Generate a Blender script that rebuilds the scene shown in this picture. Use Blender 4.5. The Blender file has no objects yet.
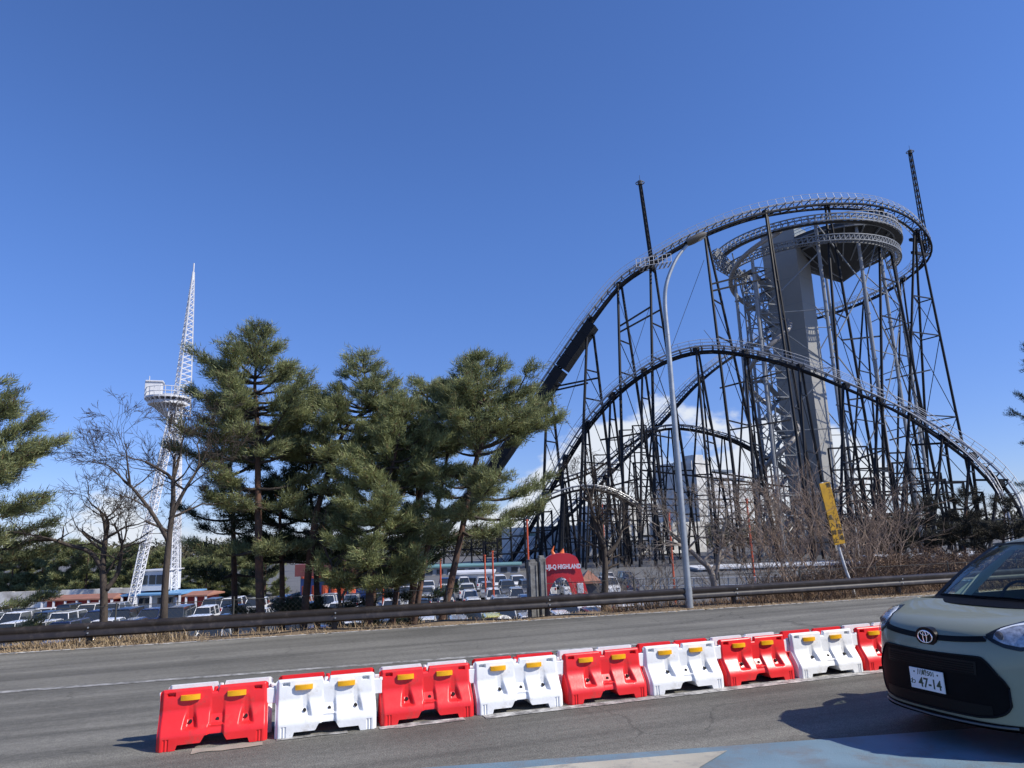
import bpy, bmesh, math, random
import numpy as np
from mathutils import Vector, Matrix
rnd = random.Random(7)
SC = bpy.context.scene
COL = SC.collection
rad = math.radians
# ------------------------------------------------------------------ camera model
F_PX, PITCH, ROLL, YAW, CH = 720.0, rad(11.807), rad(1.977), rad(18.47), 1.80
FW = np.array([math.sin(YAW), math.cos(YAW), 0.0])
RW = np.array([math.cos(YAW), -math.sin(YAW), 0.0])
CD = FW*math.cos(PITCH) + np.array([0, 0, math.sin(PITCH)])
_u = np.cross(RW, CD)
CR = RW*math.cos(ROLL) - _u*math.sin(ROLL)
CU = RW*math.sin(ROLL) + _u*math.cos(ROLL)
C0 = np.array([0, 0, CH])
def ray(px, py): return CD*F_PX + CR*(px-512) - CU*(py-384)
def P(px, py, d):
    r = ray(px, py); return C0 + r*(d/r.dot(FW))
def G(px, d, z):
    """ground point at distance d and height z seen in column px"""
    a = FW*d + np.array([0, 0, z-CH]); k = (px-512)/F_PX
    b = (k*a.dot(CD) - a.dot(CR))/(RW.dot(CR) - k*RW.dot(CD))
    return C0 + a + RW*b
def edge(x): return 15.65 - .085*max(-45.0, min(45.0, x))
def roadz(x, off): return 0.0
LOT = -5.0
# ------------------------------------------------------------------ materials
MATS = {}
def mat(name, col, rough=.6, metal=0.0, var=0.0, scale=4.0, bump=0.0, bscale=60.0, spec=.5, stretch=None, coat=0.0, dirt=None):
    if name in MATS: return MATS[name]
    m = bpy.data.materials.new(name); m.use_nodes = True
    nt = m.node_tree; N = nt.nodes; L = nt.links
    b = N['Principled BSDF']
    b.inputs['Base Color'].default_value = (*col, 1)
    b.inputs['Roughness'].default_value = rough
    b.inputs['Metallic'].default_value = metal
    b.inputs['Specular IOR Level'].default_value = spec
    b.inputs['Coat Weight'].default_value = coat
    b.inputs['Coat Roughness'].default_value = .05
    tc = N.new('ShaderNodeTexCoord'); mp = N.new('ShaderNodeMapping')
    L.new(tc.outputs['Object'], mp.inputs['Vector'])
    if stretch: mp.inputs['Scale'].default_value = stretch
    out = None
    if var > 0:
        n = N.new('ShaderNodeTexNoise'); n.inputs['Scale'].default_value = scale; n.inputs['Detail'].default_value = 6
        n.inputs['Roughness'].default_value = .62
        L.new(mp.outputs['Vector'], n.inputs['Vector'])
        r = N.new('ShaderNodeValToRGB')
        r.color_ramp.elements[0].position = .32; r.color_ramp.elements[1].position = .68
        r.color_ramp.elements[0].color = (*[c*(1-var) for c in col], 1)
        r.color_ramp.elements[1].color = (*[min(1, c*(1+var)) for c in col], 1)
        L.new(n.outputs['Fac'], r.inputs['Fac']); out = r.outputs['Color']
        rr = N.new('ShaderNodeMapRange'); rr.inputs['To Min'].default_value = max(0, rough-.12); rr.inputs['To Max'].default_value = min(1, rough+.12)
        L.new(n.outputs['Fac'], rr.inputs['Value']); L.new(rr.outputs['Result'], b.inputs['Roughness'])
    if dirt:
        dcol, amount, ds = dirt
        n2 = N.new('ShaderNodeTexNoise'); n2.inputs['Scale'].default_value = ds; n2.inputs['Detail'].default_value = 9; n2.inputs['Roughness'].default_value = .7
        L.new(tc.outputs['Object'], n2.inputs['Vector'])
        r2 = N.new('ShaderNodeMapRange'); r2.inputs['From Min'].default_value = .62-amount*.5; r2.inputs['From Max'].default_value = .78-amount*.3
        L.new(n2.outputs['Fac'], r2.inputs['Value'])
        mx = N.new('ShaderNodeMix'); mx.data_type = 'RGBA'
        L.new(r2.outputs['Result'], mx.inputs['Factor'])
        if out: L.new(out, mx.inputs[6])
        else: mx.inputs[6].default_value = (*col, 1)
        mx.inputs[7].default_value = (*dcol, 1); out = mx.outputs[2]
    if out: L.new(out, b.inputs['Base Color'])
    if bump > 0:
        n3 = N.new('ShaderNodeTexNoise'); n3.inputs['Scale'].default_value = bscale; n3.inputs['Detail'].default_value = 4
        L.new(mp.outputs['Vector'], n3.inputs['Vector'])
        bp = N.new('ShaderNodeBump'); bp.inputs['Strength'].default_value = bump; bp.inputs['Distance'].default_value = .02
        L.new(n3.outputs['Fac'], bp.inputs['Height']); L.new(bp.outputs['Normal'], b.inputs['Normal'])
    MATS[name] = m
    return m
def mat_island(name, c0, c1, rough=.7, scale=.6, trans=0.0, dead=None):
    """leaf / needle / straw colour that changes from leaf to leaf and clump to clump"""
    m = bpy.data.materials.new(name); m.use_nodes = True
    nt = m.node_tree; N = nt.nodes; L = nt.links; b = N['Principled BSDF']
    g = N.new('ShaderNodeNewGeometry'); tc = N.new('ShaderNodeTexCoord')
    n = N.new('ShaderNodeTexNoise'); n.inputs['Scale'].default_value = scale; n.inputs['Detail'].default_value = 2
    L.new(tc.outputs['Object'], n.inputs['Vector'])
    ad = N.new('ShaderNodeMath'); ad.operation = 'MULTIPLY_ADD'; ad.inputs[1].default_value = .55
    L.new(g.outputs['Random Per Island'], ad.inputs[0])
    mr = N.new('ShaderNodeMapRange'); mr.inputs['From Min'].default_value = .35; mr.inputs['From Max'].default_value = .65; mr.inputs['To Max'].default_value = .45
    L.new(n.outputs['Fac'], mr.inputs['Value']); L.new(mr.outputs['Result'], ad.inputs[2])
    mx = N.new('ShaderNodeMix'); mx.data_type = 'RGBA'
    mx.inputs[6].default_value = (*c0, 1); mx.inputs[7].default_value = (*c1, 1)
    L.new(ad.outputs[0], mx.inputs['Factor'])
    if dead:
        gt = N.new('ShaderNodeMath'); gt.operation = 'GREATER_THAN'; gt.inputs[1].default_value = .945; L.new(g.outputs['Random Per Island'], gt.inputs[0])
        m2 = N.new('ShaderNodeMix'); m2.data_type = 'RGBA'; L.new(gt.outputs[0], m2.inputs['Factor']); L.new(mx.outputs[2], m2.inputs[6]); m2.inputs[7].default_value = (*dead, 1); mx = m2
    L.new(mx.outputs[2], b.inputs['Base Color'])
    b.inputs['Roughness'].default_value = rough; b.inputs['Specular IOR Level'].default_value = .3
    if trans > 0:
        t = N.new('ShaderNodeBsdfTranslucent'); L.new(mx.outputs[2], t.inputs['Color'])
        ms = N.new('ShaderNodeMixShader'); ms.inputs[0].default_value = trans
        L.new(b.outputs[0], ms.inputs[1]); L.new(t.outputs[0], ms.inputs[2])
        L.new(ms.outputs[0], N['Material Output'].inputs['Surface'])
    return m
def glass(name, tint, mixf, rough=.03):
    m = bpy.data.materials.new(name); m.use_nodes = True
    nt = m.node_tree; N = nt.nodes; L = nt.links; N.remove(N['Principled BSDF'])
    t = N.new('ShaderNodeBsdfTransparent'); t.inputs[0].default_value = (*tint, 1)
    g = N.new('ShaderNodeBsdfGlossy'); g.inputs['Roughness'].default_value = rough; g.inputs[0].default_value = (.9, .95, .95, 1)
    lw = N.new('ShaderNodeLayerWeight'); lw.inputs[0].default_value = .5
    pw = N.new('ShaderNodeMath'); pw.operation = 'POWER'; pw.inputs[1].default_value = 5; L.new(lw.outputs['Facing'], pw.inputs[0])
    ad = N.new('ShaderNodeMath'); ad.operation = 'MULTIPLY_ADD'; ad.inputs[1].default_value = .8; ad.inputs[2].default_value = mixf; ad.use_clamp = True
    L.new(pw.outputs[0], ad.inputs[0])
    ms = N.new('ShaderNodeMixShader'); L.new(ad.outputs[0], ms.inputs[0]); L.new(t.outputs[0], ms.inputs[1]); L.new(g.outputs[0], ms.inputs[2])
    L.new(ms.outputs[0], N['Material Output'].inputs['Surface'])
    return m
# ------------------------------------------------------------------ mesh builder and scene bookkeeping
ORG = {}
class MB:
    def __init__(s): s.v = []; s.f = []; s.m = []; s.cur = 0
    def add(s, vs, fs):
        k = len(s.v); s.v.extend([tuple(map(float, q)) for q in vs]); s.f.extend([tuple(i+k for i in f) for f in fs]); s.m.extend([s.cur]*len(fs))
    def tube(s, pts, r, n=6, cap=True):
        pts = [np.array(p, float) for p in pts]
        if np.isscalar(r): r = [r]*len(pts)
        vs = []; fs = []
        ref = None
        for i, p in enumerate(pts):
            a = pts[max(i-1, 0)]; b = pts[min(i+1, len(pts)-1)]; t = b-a; l = np.linalg.norm(t)
            t = t/l if l > 1e-9 else np.array([0, 0, 1.])
            if ref is None: ref = np.array([0, 0, 1.]) if abs(t[2]) < .9 else np.array([1., 0, 0])
            x = np.cross(ref, t); nx = np.linalg.norm(x); x = x/nx if nx > 1e-6 else np.array([1., 0, 0]); y = np.cross(t, x); ref = y
            # keep frame
            for k in range(n):
                a_ = 2*math.pi*k/n; vs.append(p + r[i]*(math.cos(a_)*x + math.sin(a_)*y))
            ref = y
        for i in range(len(pts)-1):
            for k in range(n):
                a = i*n+k; b = i*n+(k+1) % n; fs.append((a, b, b+n, a+n))
        if cap and n > 2:
            fs.append(tuple(range(n))[::-1]); fs.append(tuple((len(pts)-1)*n+k for k in range(n)))
        s.add(vs, fs)
    def box(s, c, sz, rz=0.0, M=None, taper=None):
        hx, hy, hz = sz[0]/2, sz[1]/2, sz[2]/2; vs = []
        for z in (-hz, hz):
            kx = ky = 1
            if taper and z > 0: kx, ky = taper
            for x, y in ((-hx, -hy), (hx, -hy), (hx, hy), (-hx, hy)): vs.append(Vector((x*kx, y*ky, z)))
        R = Matrix.Rotation(rz, 3, 'Z') if M is None else M
        vs = [R @ v + Vector(c) for v in vs]
        s.add(vs, [(0, 3, 2, 1), (4, 5, 6, 7), (0, 1, 5, 4), (1, 2, 6, 5), (2, 3, 7, 6), (3, 0, 4, 7)])
    def bar(s, a, b, w, h):
        """rectangular bar from a to b"""
        a = Vector(a); b = Vector(b); t = (b-a); l = t.length
        if l < 1e-6: return
        t.normalize(); up = Vector((0, 0, 1)) if abs(t.z) < .95 else Vector((1, 0, 0))
        x = t.cross(up).normalized(); y = x.cross(t)
        vs = [q + x*sx*w/2 + y*sy*h/2 for q in (a, b) for sx, sy in ((-1, -1), (1, -1), (1, 1), (-1, 1))]
        s.add(vs, [(0, 1, 2, 3), (7, 6, 5, 4), (0, 4, 5, 1), (1, 5, 6, 2), (2, 6, 7, 3), (3, 7, 4, 0)])
    def grid(s, fn, nu, nv, flip=False, wrap=False):
        vs = [fn(i/nu, j/nv) for j in range(nv+1) for i in range(nu+1)]; fs = []
        for j in range(nv):
            for i in range(nu):
                a = j*(nu+1)+i; q = (a, a+1, a+nu+2, a+nu+1); fs.append(q[::-1] if flip else q)
        s.add(vs, fs)
    def prism(s, poly, h0, h1):
        """poly of (x,y) extruded from z h0 to h1"""
        n = len(poly); vs = [(x, y, h0) for x, y in poly]+[(x, y, h1) for x, y in poly]
        fs = [tuple(range(n))[::-1], tuple(range(n, 2*n))]+[(i, (i+1) % n, (i+1) % n+n, i+n) for i in range(n)]
        s.add(vs, fs)
    def ring(s, c, r, rt, n=24, m=6, a0=0, a1=2*math.pi, axes=None):
        X, Y = axes or ((1, 0, 0), (0, 1, 0)); X = np.array(X, float); Y = np.array(Y, float); c = np.array(c, float)
        pts = [c + r*(math.cos(a0+(a1-a0)*i/n)*X + math.sin(a0+(a1-a0)*i/n)*Y) for i in range(n+1)]
        s.tube(pts, rt, m)
    def build(s, name, m, parent=None, loc=None, smooth=False, auto=None, bevel=0):
        if parent is not None: o0 = ORG.get(parent.name, Vector((0, 0, 0)))
        else: o0 = Vector(loc) if loc is not None else Vector((0, 0, 0))
        me = bpy.data.meshes.new(name)
        vs = np.array(s.v, float).reshape(-1, 3) - np.array(o0)
        me.from_pydata(vs.tolist(), [], s.f); me.update()
        ms = m if isinstance(m, (list, tuple)) else [m]
        for k in ms: me.materials.append(k)
        if len(ms) > 1: me.polygons.foreach_set('material_index', s.m)
        if smooth: me.polygons.foreach_set('use_smooth', [True]*len(me.polygons))
        if auto is not None:
            bm = bmesh.new(); bm.from_mesh(me)
            bmesh.ops.remove_doubles(bm, verts=bm.verts, dist=1e-5)
            bmesh.ops.recalc_face_normals(bm, faces=bm.faces)
            for e in bm.edges:
                if len(e.link_faces) == 2 and e.calc_face_angle(0) > auto: e.smooth = False
            for f in bm.faces: f.smooth = True
            bm.to_mesh(me); bm.free()
        o = bpy.data.objects.new(name, me); COL.objects.link(o)
        if parent is not None: o.parent = parent
        else: o.location = o0
        ORG[o.name] = o0
        if bevel > 0:
            b = o.modifiers.new('Bevel', 'BEVEL'); b.width = bevel; b.segments = 2; b.limit_method = 'ANGLE'
        return o
def tag(o, label=None, cat=None, group=None, kind=None):
    if label: o['label'] = label
    if cat: o['category'] = cat
    if group: o['group'] = group
    if kind: o['kind'] = kind
    return o
def thing(name, label, cat, loc=(0, 0, 0), group=None):
    o = bpy.data.objects.new(name, None); COL.objects.link(o); o.location = Vector(loc); o.empty_display_size = .2
    ORG[o.name] = Vector(loc)
    return tag(o, label, cat, group)
def copy_tree(o, parent=None):
    c = o.copy(); COL.objects.link(c); c.parent = parent
    for ch in list(o.children): copy_tree(ch, c)
    return c
def text_mesh(mb, body, size, M, depth=.002, bold=0.0, vertical=False, align='CENTER', squeeze=1.0):
    lines = body if not vertical else '\n'.join(body)
    cu = bpy.data.curves.new('lettering', 'FONT'); cu.body = lines; cu.size = size; cu.align_x = align; cu.align_y = 'CENTER'
    cu.extrude = depth; cu.offset = bold; cu.resolution_u = 3
    if vertical: cu.space_line = .86
    o = bpy.data.objects.new('lettering', cu); COL.objects.link(o)
    dg = bpy.context.evaluated_depsgraph_get(); me = bpy.data.meshes.new_from_object(o.evaluated_get(dg))
    S = Matrix.Diagonal((squeeze, 1, 1, 1))
    mb.add([M @ (S @ v.co) for v in me.vertices], [tuple(p.vertices) for p in me.polygons])
    bpy.data.objects.remove(o); bpy.data.curves.remove(cu); bpy.data.meshes.remove(me)
def lerp(a, b, t): return np.array(a, float)*(1-t) + np.array(b, float)*t
def interp(x, xs, ys): return float(np.interp(x, xs, ys))
def spline(pts, per=10):
    pts = np.array(pts, float); out = []
    for i in range(len(pts)-1):
        p0 = pts[max(i-1, 0)]; p1 = pts[i]; p2 = pts[i+1]; p3 = pts[min(i+2, len(pts)-1)]
        for k in range(per):
            t = k/per
            out.append(.5*((2*p1)+(-p0+p2)*t+(2*p0-5*p1+4*p2-p3)*t*t+(-p0+3*p1-3*p2+p3)*t**3))
    out.append(pts[-1]); return np.array(out)
def resample(pts, step):
    d = np.r_[0, np.cumsum(np.linalg.norm(np.diff(pts[:, :3], axis=0), axis=1))]
    n = max(2, int(round(d[-1]/step))); s = np.linspace(0, d[-1], n+1)
    return np.array([[np.interp(q, d, pts[:, k]) for k in range(pts.shape[1])] for q in s])
exec_parts = []
# ------------------------------------------------------------------ world, sun, camera
SUN = Vector((.88, -.65, 1.0)).normalized()          # towards the sun
world = bpy.data.worlds.new('World'); SC.world = world; world.use_nodes = True
wn = world.node_tree; WN = wn.nodes; WL = wn.links
sky = WN.new('ShaderNodeTexSky'); sky.sky_type = 'NISHITA'; sky.sun_disc = False
sky.sun_elevation = math.asin(SUN.z); sky.sun_rotation = math.atan2(SUN.x, SUN.y)
sky.altitude = 900; sky.air_density = 1.0; sky.dust_density = .15; sky.ozone_density = 3.0
bg = WN['Background']; bg.inputs['Strength'].default_value = .105
# clouds low over the horizon beyond the park
tcw = WN.new('ShaderNodeTexCoord'); sep = WN.new('ShaderNodeSeparateXYZ'); WL.new(tcw.outputs['Generated'], sep.inputs[0])
mpw = WN.new('ShaderNodeMapping'); mpw.inputs['Scale'].default_value = (5, 5, 9); mpw.inputs['Location'].default_value = (1.7, .3, .2)
WL.new(tcw.outputs['Generated'], mpw.inputs[0])
nz = WN.new('ShaderNodeTexNoise'); nz.inputs['Scale'].default_value = 1.6; nz.inputs['Detail'].default_value = 8; nz.inputs['Roughness'].default_value = .55
WL.new(mpw.outputs[0], nz.inputs['Vector'])
def wmath(op, a, b=None, c=None, clamp=False):
    n = WN.new('ShaderNodeMath'); n.operation = op; n.use_clamp = clamp
    for i, q in enumerate((a, b, c)):
        if q is None: continue
        if isinstance(q, (int, float)): n.inputs[i].default_value = q
        else: WL.new(q, n.inputs[i])
    return n.outputs[0]
azm = wmath('ARCTAN2', sep.outputs[0], sep.outputs[1])
def wrange(v, a, b, lo=0., hi=1.):
    n = WN.new('ShaderNodeMapRange'); n.interpolation_type = 'SMOOTHSTEP'
    n.inputs[1].default_value = a; n.inputs[2].default_value = b; n.inputs[3].default_value = lo; n.inputs[4].default_value = hi
    WL.new(v, n.inputs[0]); return n.outputs[0]
band = wmath('MULTIPLY', wrange(azm, rad(14), rad(25)), wrange(azm, rad(40), rad(48), 1, 0))
band2 = wmath('MULTIPLY', wrange(azm, rad(-60), rad(-20)), wrange(azm, rad(-10), rad(2), 1, 0))
bandn = wmath('ADD', band, wmath('MULTIPLY', band2, .2))
topz = wmath('MULTIPLY', bandn, .145)                                   # cloud top height follows the bank
hgt = wmath('SUBTRACT', topz, sep.outputs[2])
puff = wmath('MULTIPLY_ADD', wmath('SUBTRACT', nz.outputs['Fac'], .5), .34, hgt)
cl = wrange(puff, -.008, .035)
rgb = WN.new('ShaderNodeMix'); rgb.data_type = 'RGBA'
WL.new(wmath('MULTIPLY', cl, .93), rgb.inputs['Factor']); tint = WN.new('ShaderNodeMix'); tint.data_type = 'RGBA'; tint.blend_type = 'MULTIPLY'; tint.inputs['Factor'].default_value = 1; WL.new(sky.outputs[0], tint.inputs[6]); tint.inputs[7].default_value = (.80, 1.03, 1.48, 1)
low = WN.new('ShaderNodeMix'); low.data_type = 'RGBA'; low.blend_type = 'MULTIPLY'; low.inputs['Factor'].default_value = 1
lowc = WN.new('ShaderNodeMix'); lowc.data_type = 'RGBA'; WL.new(wrange(sep.outputs[2], .0, .46), lowc.inputs['Factor']); lowc.inputs[6].default_value = (.80, .70, .74, 1); lowc.inputs[7].default_value = (.94, .96, .99, 1)
WL.new(tint.outputs[2], low.inputs[6]); WL.new(lowc.outputs[2], low.inputs[7]); WL.new(low.outputs[2], rgb.inputs[6]); rgb.inputs[7].default_value = (6.6, 7.0, 7.6, 1)
WL.new(rgb.outputs[2], bg.inputs['Color'])
sl = bpy.data.lights.new('sun', 'SUN'); sl.energy = 4.9; sl.angle = rad(.5); sl.color = (1, .94, .84)
so = bpy.data.objects.new('sun', sl); COL.objects.link(so); so.rotation_euler = (-SUN).to_track_quat('-Z', 'Y').to_euler(); so.location = (20, -20, 40)
cam = bpy.data.cameras.new('camera'); co = bpy.data.objects.new('camera', cam); COL.objects.link(co)
cam.sensor_fit = 'HORIZONTAL'; cam.sensor_width = 36; cam.lens = F_PX/1024*36; cam.clip_end = 20000; cam.clip_start = .05
Mc = Matrix(((CR[0], CU[0], -CD[0], 0), (CR[1], CU[1], -CD[1], 0), (CR[2], CU[2], -CD[2], CH), (0, 0, 0, 1)))
co.matrix_world = Mc; SC.camera = co
vs = SC.view_settings; SC.display_settings.display_device = 'sRGB'
vs.view_transform = 'Standard'; vs.look = 'None'; vs.exposure = 0.22; vs.gamma = 1; vs.use_curve_mapping = False
# ------------------------------------------------------------------ ground, road, markings
def asphalt(name, base, light, specks=1.0, streak=True):
    m = bpy.data.materials.new(name); m.use_nodes = True; nt = m.node_tree; N = nt.nodes; L = nt.links; b = N['Principled BSDF']
    tc = N.new('ShaderNodeTexCoord')
    def noise(scale, detail=4, rough=.6, vec=None, st=None):
        n = N.new('ShaderNodeTexNoise'); n.inputs['Scale'].default_value = scale; n.inputs['Detail'].default_value = detail; n.inputs['Roughness'].default_value = rough
        mp = N.new('ShaderNodeMapping'); L.new(tc.outputs['Object'], mp.inputs[0])
        if st: mp.inputs['Scale'].default_value = st[:3]; mp.inputs['Rotation'].default_value = (0, 0, st[3])
        L.new(mp.outputs[0], n.inputs['Vector']); return n.outputs['Fac']
    def rng(v, a, b_, lo, hi):
        r = N.new('ShaderNodeMapRange'); r.inputs[1].default_value = a; r.inputs[2].default_value = b_; r.inputs[3].default_value = lo; r.inputs[4].default_value = hi
        L.new(v, r.inputs[0]); return r.outputs[0]
    def mul(a, c):
        n = N.new('ShaderNodeMath'); n.operation = 'MULTIPLY'; L.new(a, n.inputs[0]); L.new(c, n.inputs[1]); return n.outputs[0]
    fine = rng(noise(70, 3, .8), .3, .72, 1-.5*specks, 1+.6*specks)
    mid = rng(noise(14, 5), .3, .7, .82, 1.18)
    big = rng(noise(.45, 5), .3, .7, .82, 1.2)
    v = mul(mul(fine, mid), big)
    if streak:
        v = mul(v, rng(noise(1.0, 5, .65, st=(.05, 1.6, 1, .085)), .35, .68, .72, 1.42))
        v = mul(v, rng(noise(1.0, 6, .7, st=(.12, 7., 1, .085)), .35, .68, .93, 1.08))
    # hairline cracks in a few places, and old oil spots
    vo = N.new('ShaderNodeTexVoronoi'); vo.feature = 'DISTANCE_TO_EDGE'; vo.inputs['Scale'].default_value = .55
    mpv = N.new('ShaderNodeMapping'); L.new(tc.outputs['Object'], mpv.inputs[0]); dn = N.new('ShaderNodeTexNoise'); dn.inputs['Scale'].default_value = 2.2; dn.inputs['Detail'].default_value = 6; L.new(tc.outputs['Object'], dn.inputs['Vector'])
    va = N.new('ShaderNodeVectorMath'); va.operation = 'MULTIPLY_ADD'; va.inputs[1].default_value = (.7, .7, 0); L.new(dn.outputs['Color'], va.inputs[0]); L.new(tc.outputs['Object'], va.inputs[2]); L.new(va.outputs[0], vo.inputs['Vector'])
    cr = rng(vo.outputs['Distance'], .0, .012, .55, 1.0); msk = rng(noise(.35, 3), .5, .6, 0, 1)
    cm = N.new('ShaderNodeMix'); cm.data_type = 'FLOAT'; L.new(msk, cm.inputs['Factor']); cm.inputs[2].default_value = 1.0; L.new(cr, cm.inputs[3])
    v = mul(v, cm.outputs[0])
    v = mul(v, rng(noise(1.7, 7, .7), .60, .75, 1.0, .74))
    mx = N.new('ShaderNodeMix'); mx.data_type = 'RGBA'; mx.blend_type = 'MULTIPLY'; mx.inputs['Factor'].default_value = 1
    mx.inputs[6].default_value = (*base, 1); L.new(v, mx.inputs[7])
    L.new(mx.outputs[2], b.inputs['Base Color']); b.inputs['Roughness'].default_value = .82; b.inputs['Specular IOR Level'].default_value = .35
    bp = N.new('ShaderNodeBump'); bp.inputs['Strength'].default_value = .55; bp.inputs['Distance'].default_value = .012
    L.new(noise(110, 2), bp.inputs['Height']); L.new(bp.outputs[0], b.inputs['Normal'])
    return m
M_road = asphalt('asphalt', (.130, .125, .107), None, 1.5)
M_far = asphalt('far lane asphalt', (.134, .129, .112), None, .9)
M_lot = asphalt('parking asphalt', (.12, .12, .12), None, .4, False)
M_soil = mat('dry verge soil', (.16, .115, .07), .95, var=.45, scale=1.3, bump=.8, bscale=9)
M_conc = mat('pale kerb concrete', (.36, .35, .32), .85, var=.3, scale=3, bump=.4, bscale=40, dirt=((.13, .12, .10), .5, 2.5))
def paint(name, col, under, wear, scale=5.0, rough=.6):
    m = bpy.data.materials.new(name); m.use_nodes = True; nt = m.node_tree; N = nt.nodes; L = nt.links; b = N['Principled BSDF']
    tc = N.new('ShaderNodeTexCoord'); n = N.new('ShaderNodeTexNoise'); n.inputs['Scale'].default_value = scale; n.inputs['Detail'].default_value = 10; n.inputs['Roughness'].default_value = .72
    L.new(tc.outputs['Object'], n.inputs['Vector'])
    r = N.new('ShaderNodeMapRange'); r.inputs[1].default_value = .60-wear*.3; r.inputs[2].default_value = .74-wear*.2
    L.new(n.outputs['Fac'], r.inputs[0])
    n2 = N.new('ShaderNodeTexNoise'); n2.inputs['Scale'].default_value = 1.1; n2.inputs['Detail'].default_value = 6; L.new(tc.outputs['Object'], n2.inputs['Vector'])
    c2 = N.new('ShaderNodeValToRGB'); c2.color_ramp.elements[0].position = .3; c2.color_ramp.elements[1].position = .7
    c2.color_ramp.elements[0].color = (*[c*.78 for c in col], 1); c2.color_ramp.elements[1].color = (*[c*1.18 for c in col], 1); L.new(n2.outputs['Fac'], c2.inputs[0])
    mx = N.new('ShaderNodeMix'); mx.data_type = 'RGBA'; L.new(r.outputs[0], mx.inputs['Factor']); L.new(c2.outputs[0], mx.inputs[6]); mx.inputs[7].default_value = (*under, 1)
    L.new(mx.outputs[2], b.inputs['Base Color']); b.inputs['Roughness'].default_value = rough; b.inputs['Specular IOR Level'].default_value = .35
    n3 = N.new('ShaderNodeTexNoise'); n3.inputs['Scale'].default_value = 90; L.new(tc.outputs['Object'], n3.inputs['Vector'])
    bp = N.new('ShaderNodeBump'); bp.inputs['Strength'].default_value = .35; bp.inputs['Distance'].default_value = .01; L.new(n3.outputs['Fac'], bp.inputs['Height']); L.new(bp.outputs[0], b.inputs['Normal'])
    return m
M_white = paint('worn white road paint', (.62, .61, .57), (.16, .155, .15), .75, 7)
M_faint = paint('faded white road paint', (.46, .45, .43), (.15, .145, .13), .8, 6)
M_blue = paint('worn blue road coating', (.140, .212, .262), (.15, .165, .175), .40, 2.4)
M_cream = paint('worn cream road paint', (.40, .372, .30), (.27, .255, .22), .35, 5)
offs = [-400, -60, -30, -17, -.30, -.02, .25, .7, 1.2, 2.0, 3.0, 4.5, 6.5, 8.5, 11, 14, 30, 60, 120, 200, 400, 900, 2500, 7000]
ozs = {-400: -.03, -60: -.03, -30: -.03, -17: -.03, -.30: -.03, -.02: -.004, .25: -.02, .7: .0, 1.2: -.06, 2.0: -.35, 3.0: -.85, 4.5: -1.6, 6.5: -2.6, 8.5: -3.6, 11: -4.7}
gx = [-5000, -2000, -800, -300, -120, -80, -60]+[x*.9-45 for x in range(101)]+[50, 60, 80, 120, 200, 400, 800, 2000, 5000]
gb = MB(); nx = len(gx)
for o_ in offs:
    for x in gx:
        z = ozs.get(o_, LOT)
        if .2 < o_ < 12 and -45 < x < 46: z += rnd.uniform(-.05, .05)*(1 if o_ > .5 else .4)
        gb.v.append((x, edge(x)+o_, z))
for j in range(len(offs)-1):
    for i in range(nx-1):
        a = j*nx+i; gb.f.append((a, a+1, a+nx+1, a+nx)); gb.m.append(0 if offs[j] < 10 else 1)
ground = gb.build('ground', [M_soil, M_lot]); tag(ground, kind='structure')
def sheet(name, fn_lo, fn_hi, z, m, x0, x1, n=60, ny=1, label=None):
    b = MB()
    xs = [x0+(x1-x0)*i/n for i in range(n+1)]
    for j in range(ny+1):
        for x in xs: b.v.append((x, fn_lo(x)+(fn_hi(x)-fn_lo(x))*j/ny, z))
    for j in range(ny):
        for i in range(n):
            a = j*(n+1)+i; b.f.append((a, a+1, a+n+2, a+n+1)); b.m.append(0)
    return tag(b.build(name, m), kind='structure')
sheet('road', lambda x: -14, lambda x: 7.9, 0.0, M_road, -300, 400, 140)
sheet('far_road', lambda x: 7.9, lambda x: edge(x), 0.0, M_far, -300, 400, 140)
wl = lambda x: 11.46-.075*max(-45, min(45, x+1.5))
sheet('lane_line', wl, lambda x: wl(x)+.16, .005, M_faint, -40, 30, 90)
sheet('edge_line', lambda x: edge(x)-.16, lambda x: edge(x)-.03, .005, M_white, -60, 60, 120)
sheet('median_line', lambda x: 7.46, lambda x: 7.62+.03*math.sin(x*1.3), .006, M_white, 2.1, 30, 60)
def patch(name, poly, z, m):
    b = MB(); b.v = [(x, y, z) for x, y in poly]; b.f = [tuple(range(len(poly)))]; b.m = [0]
    return tag(b.build(name, m), kind='structure')
def ragged(x0, x1, y0, y1, n, amp, seed):
    q = random.Random(seed)
    return [(x0+(x1-x0)*i/n, y0+q.uniform(-amp, amp)) for i in range(n+1)]+[(x1-(x1-x0)*i/n, y1+q.uniform(-amp, amp)) for i in range(n+1)]
patch('median_patch', ragged(-.62, -.02, 7.44, 7.60, 7, .03, 1), .006, M_cream)
patch('median_patch', ragged(1.05, 1.9, 7.50, 7.63, 9, .02, 2), .006, M_white)
patch('median_patch', ragged(.1, .75, 7.55, 7.63, 6, .015, 3), .006, M_faint)
bl = lambda x: 6.30-.205*(x-.6)
sheet('blue_marking', lambda x: -2.5, bl, .006, M_blue, -6, 9.0, 40)
patch('cream_marking', [(-4.0, 6.83), (3.603, 5.545), (3.18, 5.28), (2.55, 4.75), (-4.0, 5.85)], .011, M_cream)
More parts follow.
